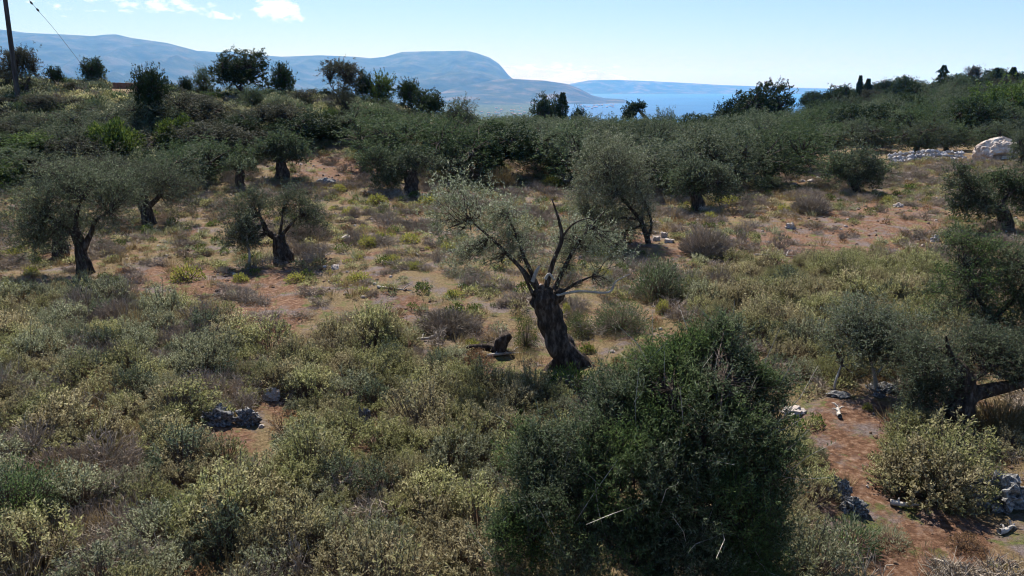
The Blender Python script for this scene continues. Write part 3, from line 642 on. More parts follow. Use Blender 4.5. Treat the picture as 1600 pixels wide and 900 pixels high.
custom_tree('olive_tree', 1572, 358, 'tall olive with a dark shaded trunk above the right end of the clearing', 'olive tree',
    ([(1572, 362), (1570, 340), (1560, 320)], [.3, .25, .2]),
    [(1500, 280, 22, 22, 0), (1525, 305, 36, 24, 0), (1530, 330, 34, 20, -.5), (1500, 320, 22, 22, 0), (1585, 305, 30, 26, .3), (1565, 285, 24, 16, .5), (1630, 310, 50, 40, 0)],
    M_OLIVE2, 260, 7, 10, (.12, .04), .34, limbs=[([(1562, 325), (1540, 310), (1515, 295)], [.1, .06, .02]), ([(1562, 322), (1580, 300), (1600, 290)], [.1, .06, .02])])
# left olives
custom_tree('olive_tree', 128, 425, 'broad grey-green olive on the left edge of the clearing, its trunk leaning left', 'olive tree',
    ([(138, 432), (130, 408), (124, 385), (118, 362)], [.26, .2, .17, .14]),
    [(80, 320, 58, 34, 0), (130, 300, 55, 34, .4), (180, 320, 42, 34, .2), (60, 355, 44, 30, -.3), (100, 360, 40, 30, 0), (165, 350, 36, 26, -.2), (30, 320, 34, 30, 0), (100, 275, 44, 22, .6), (60, 385, 30, 24, -.3), (25, 350, 30, 26, 0), (195, 295, 30, 24, .4)],
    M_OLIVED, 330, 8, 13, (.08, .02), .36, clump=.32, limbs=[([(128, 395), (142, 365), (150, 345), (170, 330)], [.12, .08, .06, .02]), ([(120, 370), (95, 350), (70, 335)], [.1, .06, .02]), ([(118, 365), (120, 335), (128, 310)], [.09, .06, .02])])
custom_tree('olive_tree', 95, 400, 'low dark olive stump with shoots beside the leaning trunk on the left', 'olive tree',
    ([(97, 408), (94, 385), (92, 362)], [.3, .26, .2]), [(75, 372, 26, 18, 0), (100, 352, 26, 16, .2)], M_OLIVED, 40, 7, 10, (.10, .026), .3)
custom_tree('olive_tree', 230, 350, 'wide forked olive left of the clearing with its dark trunk in shade', 'olive tree',
    ([(236, 358), (232, 340), (226, 322), (222, 305)], [.36, .3, .26, .2]),
    [(215, 282, 46, 22, 0), (255, 275, 44, 24, .4), (290, 300, 34, 26, 0), (190, 305, 34, 24, -.2), (245, 300, 40, 18, .2), (175, 265, 40, 22, .6), (285, 325, 24, 16, 0), (150, 285, 34, 26, .4)],
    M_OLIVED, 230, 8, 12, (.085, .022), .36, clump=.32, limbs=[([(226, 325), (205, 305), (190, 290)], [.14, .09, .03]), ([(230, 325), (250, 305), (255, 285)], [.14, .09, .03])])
custom_tree('olive_tree', 440, 410, 'small olive with a stout charred-dark trunk and two separate tufts of crown', 'olive tree',
    ([(443, 414), (441, 398), (437, 382), (434, 368)], [.34, .3, .25, .2]),
    [(470, 335, 32, 30, .2), (450, 312, 26, 18, .3), (490, 345, 20, 24, 0), (435, 328, 16, 18, .2), (375, 335, 28, 28, -.2), (368, 365, 24, 24, -.2), (392, 318, 24, 18, .2), (390, 372, 18, 20, -.3)],
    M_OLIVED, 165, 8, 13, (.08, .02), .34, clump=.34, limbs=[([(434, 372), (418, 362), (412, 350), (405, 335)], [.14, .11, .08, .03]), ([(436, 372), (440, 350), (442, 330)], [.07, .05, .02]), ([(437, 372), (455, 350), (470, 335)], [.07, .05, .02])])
custom_tree('olive_sapling', 388, 420, 'thin pale-stemmed olive shoot left of the small stout olive', 'sapling',
    ([(388, 422), (390, 400), (386, 375), (384, 350)], [.05, .045, .035, .02]), [(382, 375, 24, 22, 0), (378, 350, 20, 18, 0)], M_OLIVE, 40, 8, 11, (.09, .025), .3, bark=M_PALE, rough=.1)
custom_tree('olive_tree', 643, 300, 'pollarded olive with an upright block-like trunk at the back of the clearing', 'olive tree',
    ([(643, 304), (643, 292), (642, 280), (644, 268)], [.42, .36, .38, .3]),
    [(612, 262, 30, 20, 0), (640, 248, 30, 16, .4), (600, 284, 22, 16, 0), (672, 258, 22, 12, .2), (588, 250, 26, 20, .5), (620, 278, 14, 14, -.2)],
    M_OLIVE2, 150, 7, 10, (.14, .045), .36, limbs=[([(640, 275), (625, 265), (612, 258)], [.18, .12, .05]), ([(645, 272), (652, 258), (660, 250)], [.16, .1, .04])])
custom_tree('olive_tree', 1090, 328, 'low spreading olive with a dark squat trunk right of the tall leaning one', 'olive tree',
    ([(1090, 333), (1090, 318), (1086, 302)], [.36, .3, .24]),
    [(1065, 290, 28, 20, 0), (1100, 282, 34, 22, .2), (1135, 295, 26, 18, 0), (1080, 270, 28, 16, .4), (1120, 272, 26, 14, .4)],
    M_OLIVE2, 160, 7, 10, (.13, .04), .34, limbs=[([(1086, 305), (1070, 295), (1060, 285)], [.12, .08, .03]), ([(1088, 305), (1105, 292), (1120, 284)], [.12, .08, .03])])
custom_tree('olive_tree', 1338, 300, 'round olive standing alone in front of the rubble wall', 'olive tree',
    ([(1340, 308), (1338, 296), (1334, 285)], [.28, .22, .18]),
    [(1305, 262, 26, 22, 0), (1340, 255, 34, 24, .2), (1368, 268, 24, 22, 0), (1320, 280, 26, 16, -.2), (1355, 282, 24, 14, 0)],
    M_OLIVE2, 180, 7, 10, (.14, .045), .36)
custom_tree('olive_tree', 440, 278, 'olive with a thick shaded trunk at the foot of the left slope', 'olive tree',
    ([(440, 282), (440, 268), (438, 254)], [.4, .32, .24]),
    [(420, 240, 30, 16, 0), (450, 232, 34, 18, .3), (470, 245, 20, 14, 0), (435, 222, 26, 12, .6)], M_OLIVE2, 150, 7, 9, (.15, .05), .36)
custom_tree('olive_tree', 375, 292, 'cut-back olive stump with a few pale shoots on the left slope', 'olive tree',
    ([(376, 297), (374, 284), (375, 272), (372, 262)], [.28, .22, .24, .16]),
    [(385, 262, 20, 10, 0), (365, 258, 14, 9, .2)], M_OLIVE2, 40, 6, 9, (.13, .04), .3)
custom_tree('dead_tree', 376, 218, 'bare blackened tree stump standing on the rocky left slope', 'dead tree',
    ([(376, 222), (374, 205), (378, 190), (376, 180)], [.34, .26, .24, .14]), [(382, 182, 12, 6, 0)], M_BROWNISH, 8, 4, 6, (.14, .05), .3, limbs=[([(376, 195), (388, 185)], [.1, .04])])
custom_tree('young_olive', 1340, 610, 'loose young olive with thin pale stems at the back of the bare red patch', 'sapling',
    ([(1366, 618), (1368, 595), (1362, 570), (1355, 548)], [.045, .04, .03, .02]),
    [(1330, 520, 44, 30, .3), (1380, 530, 40, 30, 0), (1350, 555, 46, 24, -.1), (1350, 490, 40, 20, .5), (1400, 560, 26, 22, -.2), (1420, 520, 30, 30, .3)],
    M_OLIVE, 190, 8, 12, (.06, .016), .26, rough=.1, bark=M_PALE, limbs=[([(1303, 620), (1305, 598), (1315, 570)], [.03, .025, .015]), ([(1365, 590), (1385, 565), (1395, 545)], [.03, .02, .01])])
print('custom trees done')

# ------------------------------------------------------------------ skyline and grove trees
def T(*a, **k): tree_px(*a, **k)
SKY = [('dusky_tree', 'dusky', 0, 45, 60, 80, 56, 'brownish bushy tree beside the leaning utility pole'),
       ('dusky_tree', 'dusky', 1, 18, 62, 100, 34, 'thin bare-looking tree left of the utility pole'),
       ('small_tree', 'evergreen', 0, 89, 64, 108, 22, 'small grey tree between the pole and the lone dark skyline tree'),
       ('small_tree', 'evergreen', 1, 151, 66, 96, 34, 'lone dark tree cut out against the mountain on the left skyline'),
       ('small_tree', 'evergreen', 2, 243, 52, 116, 50, 'flat-topped tree with a visible stem beside the brick ruin'),
       ('small_tree', 'evergreen', 3, 293, 66, 124, 20, 'small round tree left of the grey-green one on the skyline'),
       ('small_tree', 'grove_olive', 0, 318, 68, 110, 28, 'small grey-green tree on the skyline left of the big one'),
       ('oak_tree', 'evergreen', 1, 383, 66, 88, 78, 'biggest dark round tree on the left skyline'),
       ('oak_tree', 'evergreen', 0, 443, 68, 106, 36, 'dark tree on a short stem right of the biggest skyline tree'),
       ('oak_tree', 'dusky', 0, 540, 68, 100, 64, 'broad dusky tree on the middle of the left ridge'),
       ('oak_tree', 'evergreen', 3, 571, 69, 117, 26, 'small dark tree touching the broad dusky one'),
       ('oak_tree', 'green', 0, 597, 69, 122, 44, 'yellowish green tree on the ridge with forked stems'),
       ('oak_tree', 'evergreen', 2, 640, 69, 131, 34, 'dark round tree at the right end of the ridge'),
       ('small_tree', 'evergreen', 1, 668, 62, 146, 46, 'dark upright tree just below the right end of the ridge'),
       ('small_tree', 'grove_olive', 3, 716, 66, 160, 52, 'wide dusky tree where the ridge runs down to the grove'),
       ('small_tree', 'grove_olive', 2, 612, 60, 164, 40, 'low round shrub tree under the ridge top'),
       ('small_tree', 'green', 1, 518, 56, 172, 30, 'bright yellow-green little tree on the rocky slope'),
       ('small_tree', 'dusky', 1, 541, 54, 146, 36, 'thin bent tree in front of the broad dusky one'),
       ('small_tree', 'grove_olive', 1, 398, 60, 138, 30, 'grey-green shrub at the foot of the biggest skyline tree'),
       ('oak_tree', 'evergreen', 0, 858, 118, 158, 50, 'dark rounded tree leaning on the slim cypress before the bay'),
       ('small_tree', 'evergreen', 2, 903, 125, 174, 22, 'small dark treetop right of the slim cypress'),
       ('oak_tree', 'evergreen', 1, 1188, 110, 141, 84, 'large dark tree at the edge of the wooded hill, right of the sea'),
       ('oak_tree', 'evergreen', 3, 1135, 112, 165, 46, 'low dark tree at the foot of the large one by the sea'),
       ('oak_tree', 'grove_olive', 4, 1040, 120, 178, 34, 'treetop standing a little proud of the grove under the sea'),
       ('olive_tree', 'grove_olive', 5, 1215, 75, 215, 60, 'grey-green olive at the left end of the bare bank'),
       ('small_tree', 'green', 2, 1500, 95, 160, 70, 'bright green tree low on the right hillside'),
       ('small_tree', 'green', 0, 1560, 88, 140, 90, 'tallest bright green tree near the right edge'),
       ('small_tree', 'green', 1, 1625, 85, 140, 90, 'bright green tree cut off by the right edge'),
       ('olive_tree', 'grove_olive', 2, 740, 58, 212, 60, 'grey-green olive right behind the pollarded olive'),
       ('olive_tree', 'grove_olive', 3, 800, 62, 210, 70, 'bushy olive at the front of the grove with red earth under it'),
       ('olive_tree', 'grove_olive', 0, 700, 60, 216, 62, 'olive at the front of the grove right of the pollarded one')]
for s in SKY: T(*s[:6], s[6] * .93, s[7], 'olive tree' if s[0] == 'olive_tree' else 'tree', isY=True)
fronts = [(1010, 54, 190, 62), (1240, 58, 225, 50), (1180, 57, 235, 56), (1430, 72, 190, 70), (1480, 74, 196, 66), (1350, 76, 190, 70), (1290, 72, 196, 66), (1545, 74, 195, 56), (560, 60, 222, 50), (500, 62, 215, 44), (870, 60, 206, 66), (1600, 50, 205, 50), (575, 50, 226, 44), (680, 55, 214, 58), (735, 53, 232, 52), (620, 57, 206, 56), (770, 56, 220, 50), (1000, 46, 250, 56), (1150, 46, 262, 60), (1195, 45, 276, 46), (1060, 50, 236, 60), (880, 50, 238, 44), (540, 54, 226, 44), (480, 50, 228, 40), (1125, 52, 240, 56), (940, 54, 222, 60)]
taken = [(gy(s[3], s[4]).x, s[4]) for s in SKY]
for i, (px_, Y_, tp, wp) in enumerate(fronts):
    wh = 'below the left slope' if px_ < 600 else 'behind the pollarded olive' if px_ < 800 else 'behind the tall leaning olive' if px_ < 1020 else 'between the leaning olive and the bare bank' if px_ < 1210 else 'behind the rubble wall'
    tree_px('olive_tree', 'grove_olive', i, px_, Y_, tp, wp, '%s grey-green olive on the grove edge %s' % ('broad' if wp > 58 else 'small' if wp < 50 else 'middling', wh), 'olive tree', 'front olives of the grove %s' % wh, isY=True)
    p_ = gy(px_, Y_); taken.append((p_.x, p_.y))
for px_, b_ in ((643, 300), (1090, 328), (440, 278), (1338, 300), (1012, 380)): taken.append(tuple(gp(px_, b_))[:2])
# grove behind the clearing
x, y, z, a, b = cand(8000, 42, 132, 4)
lim = np.interp(a, [560, 590, 690, 700, 760, 830, 870, 960, 1050, 1150, 1225, 1245, 1380, 1640], [262, 258, 262, 280, 286, 282, 288, 298, 304, 300, 288, 238, 226, 222])
ok = (a > 540) & (a < 1640) & (b < lim) & ~((a < 760) & (y > 95)) & ~((a < 700) & (y > 66)) & ~((a > 1270) & (y < 68))
k = np.where(ok)[0]; x, y, z, a = x[k], y[k], z[k], a[k]; k = thin(x, y, 3.2 + (y > 90) * 1.3); ng = 0
for q in k[np.argsort(y[k])]:
    if min((x[q] - t_[0]) ** 2 + (y[q] - t_[1]) ** 2 for t_ in taken) < 4: continue
    if ng > 270: break
    h_ = random.uniform(2.2, 3.6) if y[q] < 58 else random.uniform(2.6, 4.3) if y[q] < 100 else random.uniform(3.0, 4.2)
    top_ = float(np.interp(a[q], [560, 690, 760, 830, 900, 1075, 1110, 1160, 1250, 1400, 1640], [150, 172, 180, 186, 187, 187, 172, 154, 148, 134, 120]))
    h_ = min(h_, .92 * (ray_at(a[q], top_ + random.uniform(-5, 14), y[q]).z - z[q]))
    if h_ < 1.3: continue
    zone = 'left' if a[q] < 950 else 'middle' if a[q] < 1250 else 'right'
    kind = 'grove_olive' if random.random() < (.86 if a[q] < 1250 else .55) else 'evergreen'
    row = 'nearer rows' if y[q] < 80 else 'middle rows' if y[q] < 105 else 'far rows'; wd_ = random.uniform(3.8, 6.2)
    sz = 'tall' if h_ > 4.1 else 'low' if h_ < 3.2 else 'middling'; br_ = 'broad' if wd_ > 5 else 'narrow'
    tree('olive_tree', kind, ng, (x[q], y[q], z[q] - .1), h_, wd_,
         '%s %s %s tree, %s of the grove %s' % (sz, br_, 'olive' if kind != 'evergreen' else 'dark evergreen', row, {'left': 'below the bay', 'middle': 'left of the wooded hill', 'right': 'behind the rubble wall'}[zone]),
         'olive tree' if kind != 'evergreen' else 'tree', '%s %s %s trees, %s, %s part of the grove' % (sz, br_, kind.replace('grove_', ''), row, zone), trunk=y[q] < 80); ng += 1
print('grove', ng)
# wooded hill and land beyond: one mass
pts = []; x, y, z, a, b = cand(9000, 128, 330, 6)
ok = ((a > 1150) | (y < 160) & (a > 700)) & (a < 1750); tz_ = np.interp(a, [700, 1100, 1160, 1260, 1640], [190, 188, 158, 137, 106]); d_ = y * math.cos(PITCH); lim_z = H + (136 - tz_) / F * y
ok &= z + 4.2 < lim_z
k = np.where(ok)[0]; x, y, z = x[k], y[k], z[k]; k = thin(x, y, 5.2)
wood = [c[1] for c in TPL['evergreen'][:3]] + [c[1] for c in TPL['grove_olive'][:2]] + [TPL['dusky'][0][1]]
scatter('hill_woodland', 'dark evergreen woodland covering the hill on the right', 'woodland', wood, np.stack([x[k], y[k], z[k] - .8], 1), rng.choice([.7, .95, 1.2, 1.45], len(k)), .05, rng.choice(6, len(k), p=[.24, .22, .2, .12, .1, .12]))

# low scrub carpeting the left slope
x, y, z, a, b = cand(14000, 36, 76, 6)
ok = (a > -80) & (a < 760) & (b < 292 - np.clip((a - 230) * .3, 0, 100)) & (rng.uniform(0, 1, len(a)) < np.where(inpoly(a, b, [(270, 140), (360, 135), (420, 160), (420, 215), (350, 215), (300, 185)]), .3, 1))
ok &= ~((abs(a - 200) < 34) & (y > 60) & (y < 71))
k = np.where(ok)[0][:5200]; x, y, z = x[k], y[k], z[k]; f_ = wob(x, y, .35, 2) + rng.normal(0, .4, len(x))
ss = [dry_mesh(.6, .5, 110, 5, .009), dry_mesh(.6, .35, 90, 5, .009, M_STRAW), cushion_mesh(.55, .5, 420, (.12, .05), M_SAGE2), cushion_mesh(.55, .55, 420, (.12, .05), M_OLIVE2), cushion_mesh(.5, .45, 420, (.12, .05), M_BROWNISH), cushion_mesh(.5, .45, 380, (.12, .05), M_SAGE)]
scatter('slope_scrub', 'low mixed scrub of herbs and dead twigs over the left slope', 'scrub', ss, np.stack([x, y, z - .05], 1), rng.uniform(.6, 1.5, len(x)), .15,
        np.where(f_ > .3, rng.choice([2, 3, 4], len(x)), np.where(f_ > -.4, rng.choice([3, 5, 2, 1], len(x)), rng.choice([0, 0, 1, 5], len(x)))))
# left slope shrubs
x, y, z, a, b = cand(4000, 36, 76, 6)
rocky = inpoly(a, b, [(270, 140), (360, 135), (420, 160), (420, 215), (350, 215), (300, 185)]) | inpoly(a, b, [(460, 165), (640, 165), (700, 195), (640, 205), (470, 200)])
dens = np.where(rocky, .25, 1.0)
ok = ~((abs(a - 200) < 48) & (y > 54) & (y < 72)) & (a > -60) & (a < 720) & (b < 300 - np.clip((a - 250) * .28, 0, 90)) & (b > 100) & (rng.uniform(0, 1, len(a)) < dens)
k = np.where(ok)[0]; x, y, z, a, b = x[k], y[k], z[k], a[k], b[k]; k = thin(x, y, 1.7)
print('slope shrubs', len(k)); kinds = ['evergreen', 'dusky', 'grove_olive', 'green']
lab = {'evergreen': 'dark green mastic shrub on the scrubby left slope', 'dusky': 'brownish dusky shrub on the scrubby left slope', 'grove_olive': 'grey-green wild olive shrub on the scrubby left slope', 'green': 'fresh green shrub on the scrubby left slope'}
def slope_label(kd, s_, yy, aa):
    sz = 'tall' if s_ > 2.2 else 'middling' if s_ > 1.45 else 'low'
    zn = 'under the skyline' if yy > 62 else 'halfway up the slope' if yy > 48 else 'at the slope foot'
    hx = 'left of the ruin' if aa < 180 else 'below the ruin' if aa < 400 else 'right of the rocks'
    c = {'evergreen': 'dark green mastic', 'dusky': 'brownish dusky', 'grove_olive': 'grey-green wild olive', 'green': 'fresh green'}[kd]
    return '%s %s shrub %s, %s' % (sz, c, zn, hx), 'shrub', '%s %s shrubs %s, %s' % (sz, c, zn, hx)
for j_, q in enumerate(k[:285]):
    kd = random.choices(kinds, [.24, .30, .42, .04])[0]
    s_ = random.choice([1.3, 1.7, 2.1, 2.6] if y[q] < 53 else [.8, 1.1, 1.5]) * random.uniform(.85, 1.15)
    tree('shrub', kd, j_, (x[q], y[q], z[q] - s_ * .22), s_ * random.uniform(.7, 1.0), s_ * 1.45, *slope_label(kd, s_, y[q], a[q]), trunk=False)
for px_, b_, tp, wp, l_ in ((180, 250, 195, 84, 'large yellow-green mastic dome on the left slope'), (285, 238, 188, 82, 'large dark green mastic dome on the left slope'), (320, 262, 232, 50, 'small bright green mastic dome below the two large ones')):
    p_ = gp(px_, b_); d_ = p_.y; wd_ = wp / F * d_ * 1.0; hh = ray_at(px_, tp, p_.y).z - p_.z
    cm = cushion_mesh(1, 1, 9000, (.10, .05), M_MASTIC); o = link('mastic_shrub', cm, None, (p_.x, p_.y, p_.z - .1)); o.scale = (wd_ / 2, wd_ / 2, hh * 1.05)
    tag(o, l_, 'shrub')

# cypress by the bay and the conifers on the hill skyline
def conifer(name, px_, Y_, tp, wp, label, tiers=0, cat='conifer'):
    p_ = gy(px_, Y_); d_ = Y_; h_ = ray_at(px_, tp, Y_).z - p_.z; r_ = wp / F * d_ / 2
    root = bpy.data.objects.new(name, None); COL.objects.link(root); root.location = p_; tag(root, label, cat)
    tb = MB(); tube(tb, [(0, 0, -.2), (0, 0, h_ * .9)], [.16, .05], 8, 0, .1); link('trunk', tb.mesh('trunk', [M_BARK]), root)
    n = 3800; t_ = rng.uniform(.1, 1, n); a_ = rng.uniform(0, 6.28, n)
    if tiers:
        tt = (t_ * tiers) % 1; rad = r_ * (1.12 - t_) ** .7 * (1 - .75 * tt) * rng.uniform(.3, 1, n) * (1 + .35 * np.sin(a_ * 3 + np.floor(t_ * tiers) * 2))
    else: rad = r_ * np.minimum(1, (1.03 - t_) * 3.2) ** .7 * rng.uniform(.4, 1.05, n) * (1 + .15 * np.sin(t_ * 20))
    C = np.stack([np.cos(a_) * rad, np.sin(a_) * rad, t_ * h_], 1); D = np.stack([np.cos(a_) * .6, np.sin(a_) * .6, a_ * 0 + (.15 if tiers else 1)], 1) + rdir(n) * .4
    cb = MB(); leaves(cb, C, D, .30 * rng.uniform(.6, 1.2, n) * Y_ / 120, .10 * Y_ / 120); link('crown', cb.mesh('crown', [M_DARK]), root)
conifer('cypress_tree', 878, 117, 146, 17, 'slim pointed cypress standing before the bay', cat='cypress')
conifer('conifer_tree', 1339, 170, 120, 7, 'thin spire-like conifer poking above the wooded hill')
conifer('conifer_tree', 1352, 172, 125, 9, 'shorter thin conifer right of the spire-like one')
conifer('conifer_tree', 1469, 170, 103, 32, 'tiered conifer standing highest on the hill skyline', 4)
conifer('conifer_tree', 1552, 170, 107, 28, 'left one of two flat dark conifers near the right end of the skyline', 2)
conifer('conifer_tree', 1578, 170, 106, 30, 'right one of two flat dark conifers near the right end of the skyline', 2)
custom_tree('windswept_tree', 992, 122, 'dark wind-bent tree silhouetted against the sea', 'tree', ([(1012, 188), (1004, 178), (996, 170)], [.3, .25, .2]),
    [(985, 176, 11, 10, 0), (996, 167, 10, 6, 0), (980, 182, 9, 6, 0), (1003, 166, 6, 4, 0)], M_DARK, 70, 6, 10, (.26, .13), .4, isY=True, clump=.3)

# ------------------------------------------------------------------ individual bushes in the clearing
def bush(name, me_, px_, b_, wpx, hpx, label, cat, group=None, w0=1.0, h0=1.0, sink=.03):
    p_ = gp(px_, b_); d_ = p_.y * math.cos(PITCH) + (H - p_.z) * math.sin(PITCH)
    o = link(name, me_, None, (p_.x, p_.y, p_.z - sink)); s = wpx / F * d_
    o.scale = (s / w0, s / w0, hpx / F * d_ / h0); o.rotation_euler = (0, 0, random.uniform(0, 6)); return tag(o, label, cat, group)
bush('thorn_bush', dry_mesh(.8, .75, 620, 9, .005), 1102, 398, 86, 42, 'large leafless grey thorny bush beside the pale blocks', 'dry bush', None, 1.6, .75)
bush('thorn_bush', dry_mesh(.8, .6, 420, 8, .006), 1266, 332, 66, 26, 'leafless mauve-grey thorny bush at the back right of the clearing', 'dry bush', None, 1.6, .6)
bush('dry_bush', dry_mesh(.8, .7, 500, 8, .004, M_STRAW), 1565, 675, 110, 52, 'straw-coloured dry bush beside the gnarled trunk at the right edge', 'dry bush', None, 1.6, .7)
bush('dry_bush', dry_mesh(.8, .6, 420, 8, .005), 700, 515, 110, 30, 'wide flattened grey dry bush left of the old olive trunk', 'dry bush', None, 1.6, .6)
bush('dry_bush', dry_mesh(.8, .6, 420, 8, .005), 480, 370, 80, 26, 'grey twiggy dry bush right of the small stout olive', 'dry bush', None, 1.6, .6)
bush('dry_bush', dry_mesh(.8, .6, 420, 8, .005), 310, 535, 90, 34, 'bluish grey dry bush at the top edge of the left scrub', 'dry bush', None, 1.6, .6)
bush('dry_bush', dry_mesh(.8, .6, 420, 8, .005), 190, 505, 90, 40, 'dark grey twiggy bush below the leaning olive on the left', 'dry bush', None, 1.6, .6)
bush('dry_bush', dry_mesh(.8, .6, 380, 8, .005, M_STRAW), 780, 292, 60, 28, 'straw-coloured reedy clump at the front of the grove', 'dry bush', None, 1.6, .6)
bush('mastic_bush', cushion_mesh(1, 1, 9000, (.05, .022), M_BIGOLIVE), 30, 815, 170, 90, 'deep green mastic bush at the lower left edge', 'bush', None, 2, 1)
bush('sage_bush', sage_mesh(1, M_SAGE, .8, .75, 420, 18, (.05, .021)), 1455, 770, 190, 92, 'rounded yellow-green sage bush on the red earth below the gnarled olive', 'bush', None, 1.6, .75)
bush('herb_clump', cushion_mesh(.5, .35, 1500, (.08, .014), M_BIGOLIVE), 1330, 855, 92, 44, 'feathery fresh green herb in front of the two-part rock', 'herb', None, 1, .35)
bush('herb_clump', cushion_mesh(.5, .35, 900, (.08, .014), M_SAGE2), 1390, 850, 60, 30, 'small grey-green herb right of the feathery one', 'herb', None, 1, .35)
bush('bush', cushion_mesh(1, 1, 5000, (.08, .022), M_BIGOLIVE), 1030, 465, 90, 60, 'soft green low bush right of the old olive', 'bush', None, 2, 1)
bush('bush', cushion_mesh(1, 1, 4000, (.07, .022), M_BIGOLIVE), 970, 515, 96, 46, 'grey-green low bush close behind the foreground olive', 'bush', None, 2, 1)
bush('bush', cushion_mesh(1, 1, 2600, (.06, .025), M_GREEN), 905, 520, 48, 36, 'small fresh green bush touching the old trunk on the right', 'bush', None, 2, 1)
bush('bush', cushion_mesh(1, 1, 2600, (.06, .025), M_MASTIC), 822, 540, 40, 60, 'dark olive-green bush touching the old trunk on the left', 'bush', None, 2, 1)
bush('herb_clump', cushion_mesh(.5, .35, 900, (.07, .02), M_MASTIC), 888, 608, 84, 36, 'green herbs growing over the roots of the old olive', 'herb', None, 1, .35)
bush('rusty_shrub', sage_mesh(3, M_RUSTL, .5, .5, 160, 14), 745, 570, 56, 26, 'rust-brown dead shrub left of the old trunk', 'dry bush', None, 1, .5)
bush('rusty_shrub', sage_mesh(3, M_RUSTL, .5, .5, 160, 14), 1510, 858, 60, 24, 'orange-brown dead shrub at the lower right', 'dry bush', None, 1, .5)
bush('rusty_shrub', sage_mesh(3, M_RUSTL, .5, .5, 160, 14), 1245, 588, 44, 22, 'rust-orange shrub tucked behind the foreground olive on its right', 'dry bush', None, 1, .5)
sp = [cushion_mesh(.3, .24, 650, (.05, .024), M_YEL) for _ in range(3)]
YEL = [(293, 438, 50, 24), (376, 440, 26, 14), (614, 412, 30, 14), (462, 440, 34, 14), (650, 420, 22, 12), (545, 335, 22, 12), (590, 318, 34, 14), (672, 320, 42, 14), (700, 392, 26, 14), (940, 405, 26, 16), (945, 432, 26, 14), (885, 492, 14, 20), (686, 552, 16, 10), (738, 545, 26, 16), (625, 608, 24, 16), (710, 465, 34, 12), (1110, 345, 22, 14), (1140, 318, 50, 12), (1225, 330, 22, 10), (50, 432, 22, 16), (182, 445, 22, 14), (22, 402, 22, 14), (575, 385, 30, 16), (560, 440, 40, 14), (905, 335, 28, 14), (1385, 318, 16, 12), (860, 290, 30, 14), (920, 550, 24, 14), (435, 352, 14, 14), (1035, 490, 20, 22), (1355, 640, 16, 12), (530, 300, 22, 12), (640, 378, 34, 14)]
for i, (a_, b_, w_, h_) in enumerate(YEL):
    bush('spurge_clump', sp[i % 3], a_, b_, w_, h_, 'small yellow-green spurge clump on the open ground', 'spurge', 'yellow-green spurge clumps dotted over the clearing', .6, .24)

# ------------------------------------------------------------------ rocks
def rock_mesh(seed, mat, jag=.35, sub=3, sharp=2.2, block=False):
    bm = bmesh.new()
    if block:
        bmesh.ops.create_cube(bm, size=1.5); bmesh.ops.bevel(bm, geom=bm.edges[:], offset=.12, segments=1, affect='EDGES'); bmesh.ops.subdivide_edges(bm, edges=bm.edges[:], cuts=3, use_grid_fill=True)
    else: bmesh.ops.create_icosphere(bm, subdivisions=sub, radius=1)
    for v in bm.verts:
        p = v.co.copy(); n = noise.fractal(p * sharp + Vector((seed * 3.7, seed, 0)), .8, 2.2, 5)
        c = noise.cell(p * 2.1 + Vector((seed, 0, 0)))
        v.co = p * (1 + jag * n + jag * .45 * (c - .5)); v.co.z = max(v.co.z, -.4)
    me_ = bpy.data.meshes.new('rock'); bm.to_mesh(me_); bm.free(); me_.materials.append(mat); return me_
def rock(px_, b_, wpx, hpx, label, mat=M_LIME, jag=.35, depth=.7, group=None, name='rock', sub=3, seed=None):
    p_ = gp(px_, b_); d_ = p_.y * math.cos(PITCH) + (H - p_.z) * math.sin(PITCH); s = wpx / F * d_ / 2; h_ = hpx / F * d_ / 1.4
    o = link(name, rock_mesh(seed if seed is not None else px_ * .01, mat, jag, sub, block=name == 'stone_block'), None, (p_.x, p_.y + s * depth * .5, p_.z + h_ * .25)); o.scale = (s, s * depth, h_); o.rotation_euler = (0, 0, random.uniform(-.3, .3))
    return tag(o, label, 'rock', group)
rock(338, 664, 50, 24, 'jagged dark grey limestone rock, left piece of the pair in the scrub', sub=4, jag=.5)
rock(386, 664, 40, 24, 'jagged dark limestone rock, right piece of the pair in the scrub', sub=4, jag=.5)
rock(424, 626, 28, 20, 'small whitish rock above the dark pair in the scrub', M_PALEROCK, sub=4)
rock(567, 672, 26, 34, 'upright dark blue-grey rock in the scrub', sub=4, jag=.5)
rock(1316, 782, 36, 38, 'pitted pale rock, upper piece of the two-part rock on red earth', sub=4, jag=.45)
rock(1338, 806, 40, 30, 'dark pitted rock, lower piece of the two-part rock on red earth', sub=4, jag=.45)
rock(1572, 795, 96, 56, 'large furrowed grey limestone boulder at the lower right edge', sub=4, jag=.5)
rock(1480, 660, 40, 22, 'light grey rock at the foot of the gnarled trunk', sub=4)
rock(1482, 905, 26, 18, 'pale stone at the lower right of the foreground', M_PALEROCK)
rock(1236, 358, 18, 10, 'small stone alone on the right of the clearing', M_PALEROCK)
rock(1462, 378, 14, 12, 'small white stone at the right end of the clearing', M_PALEROCK)
rock(1405, 324, 16, 7, 'flat white stone at the back right of the clearing', M_PALEROCK)
rock(1244, 650, 44, 12, 'flat pale stone just right of the foreground olive', M_PALEROCK)
rock(1316, 622, 40, 6, 'low pale rock ledge at the back of the bare red patch', M_LIME)
rock(1385, 612, 50, 12, 'dark low rock under the young olive', M_LIME)
rock(510, 289, 30, 12, 'dark flat rock on red earth at the foot of the left slope', M_LIME)
rock(1375, 622, 20, 8, 'small grey rock in front of the young olive')
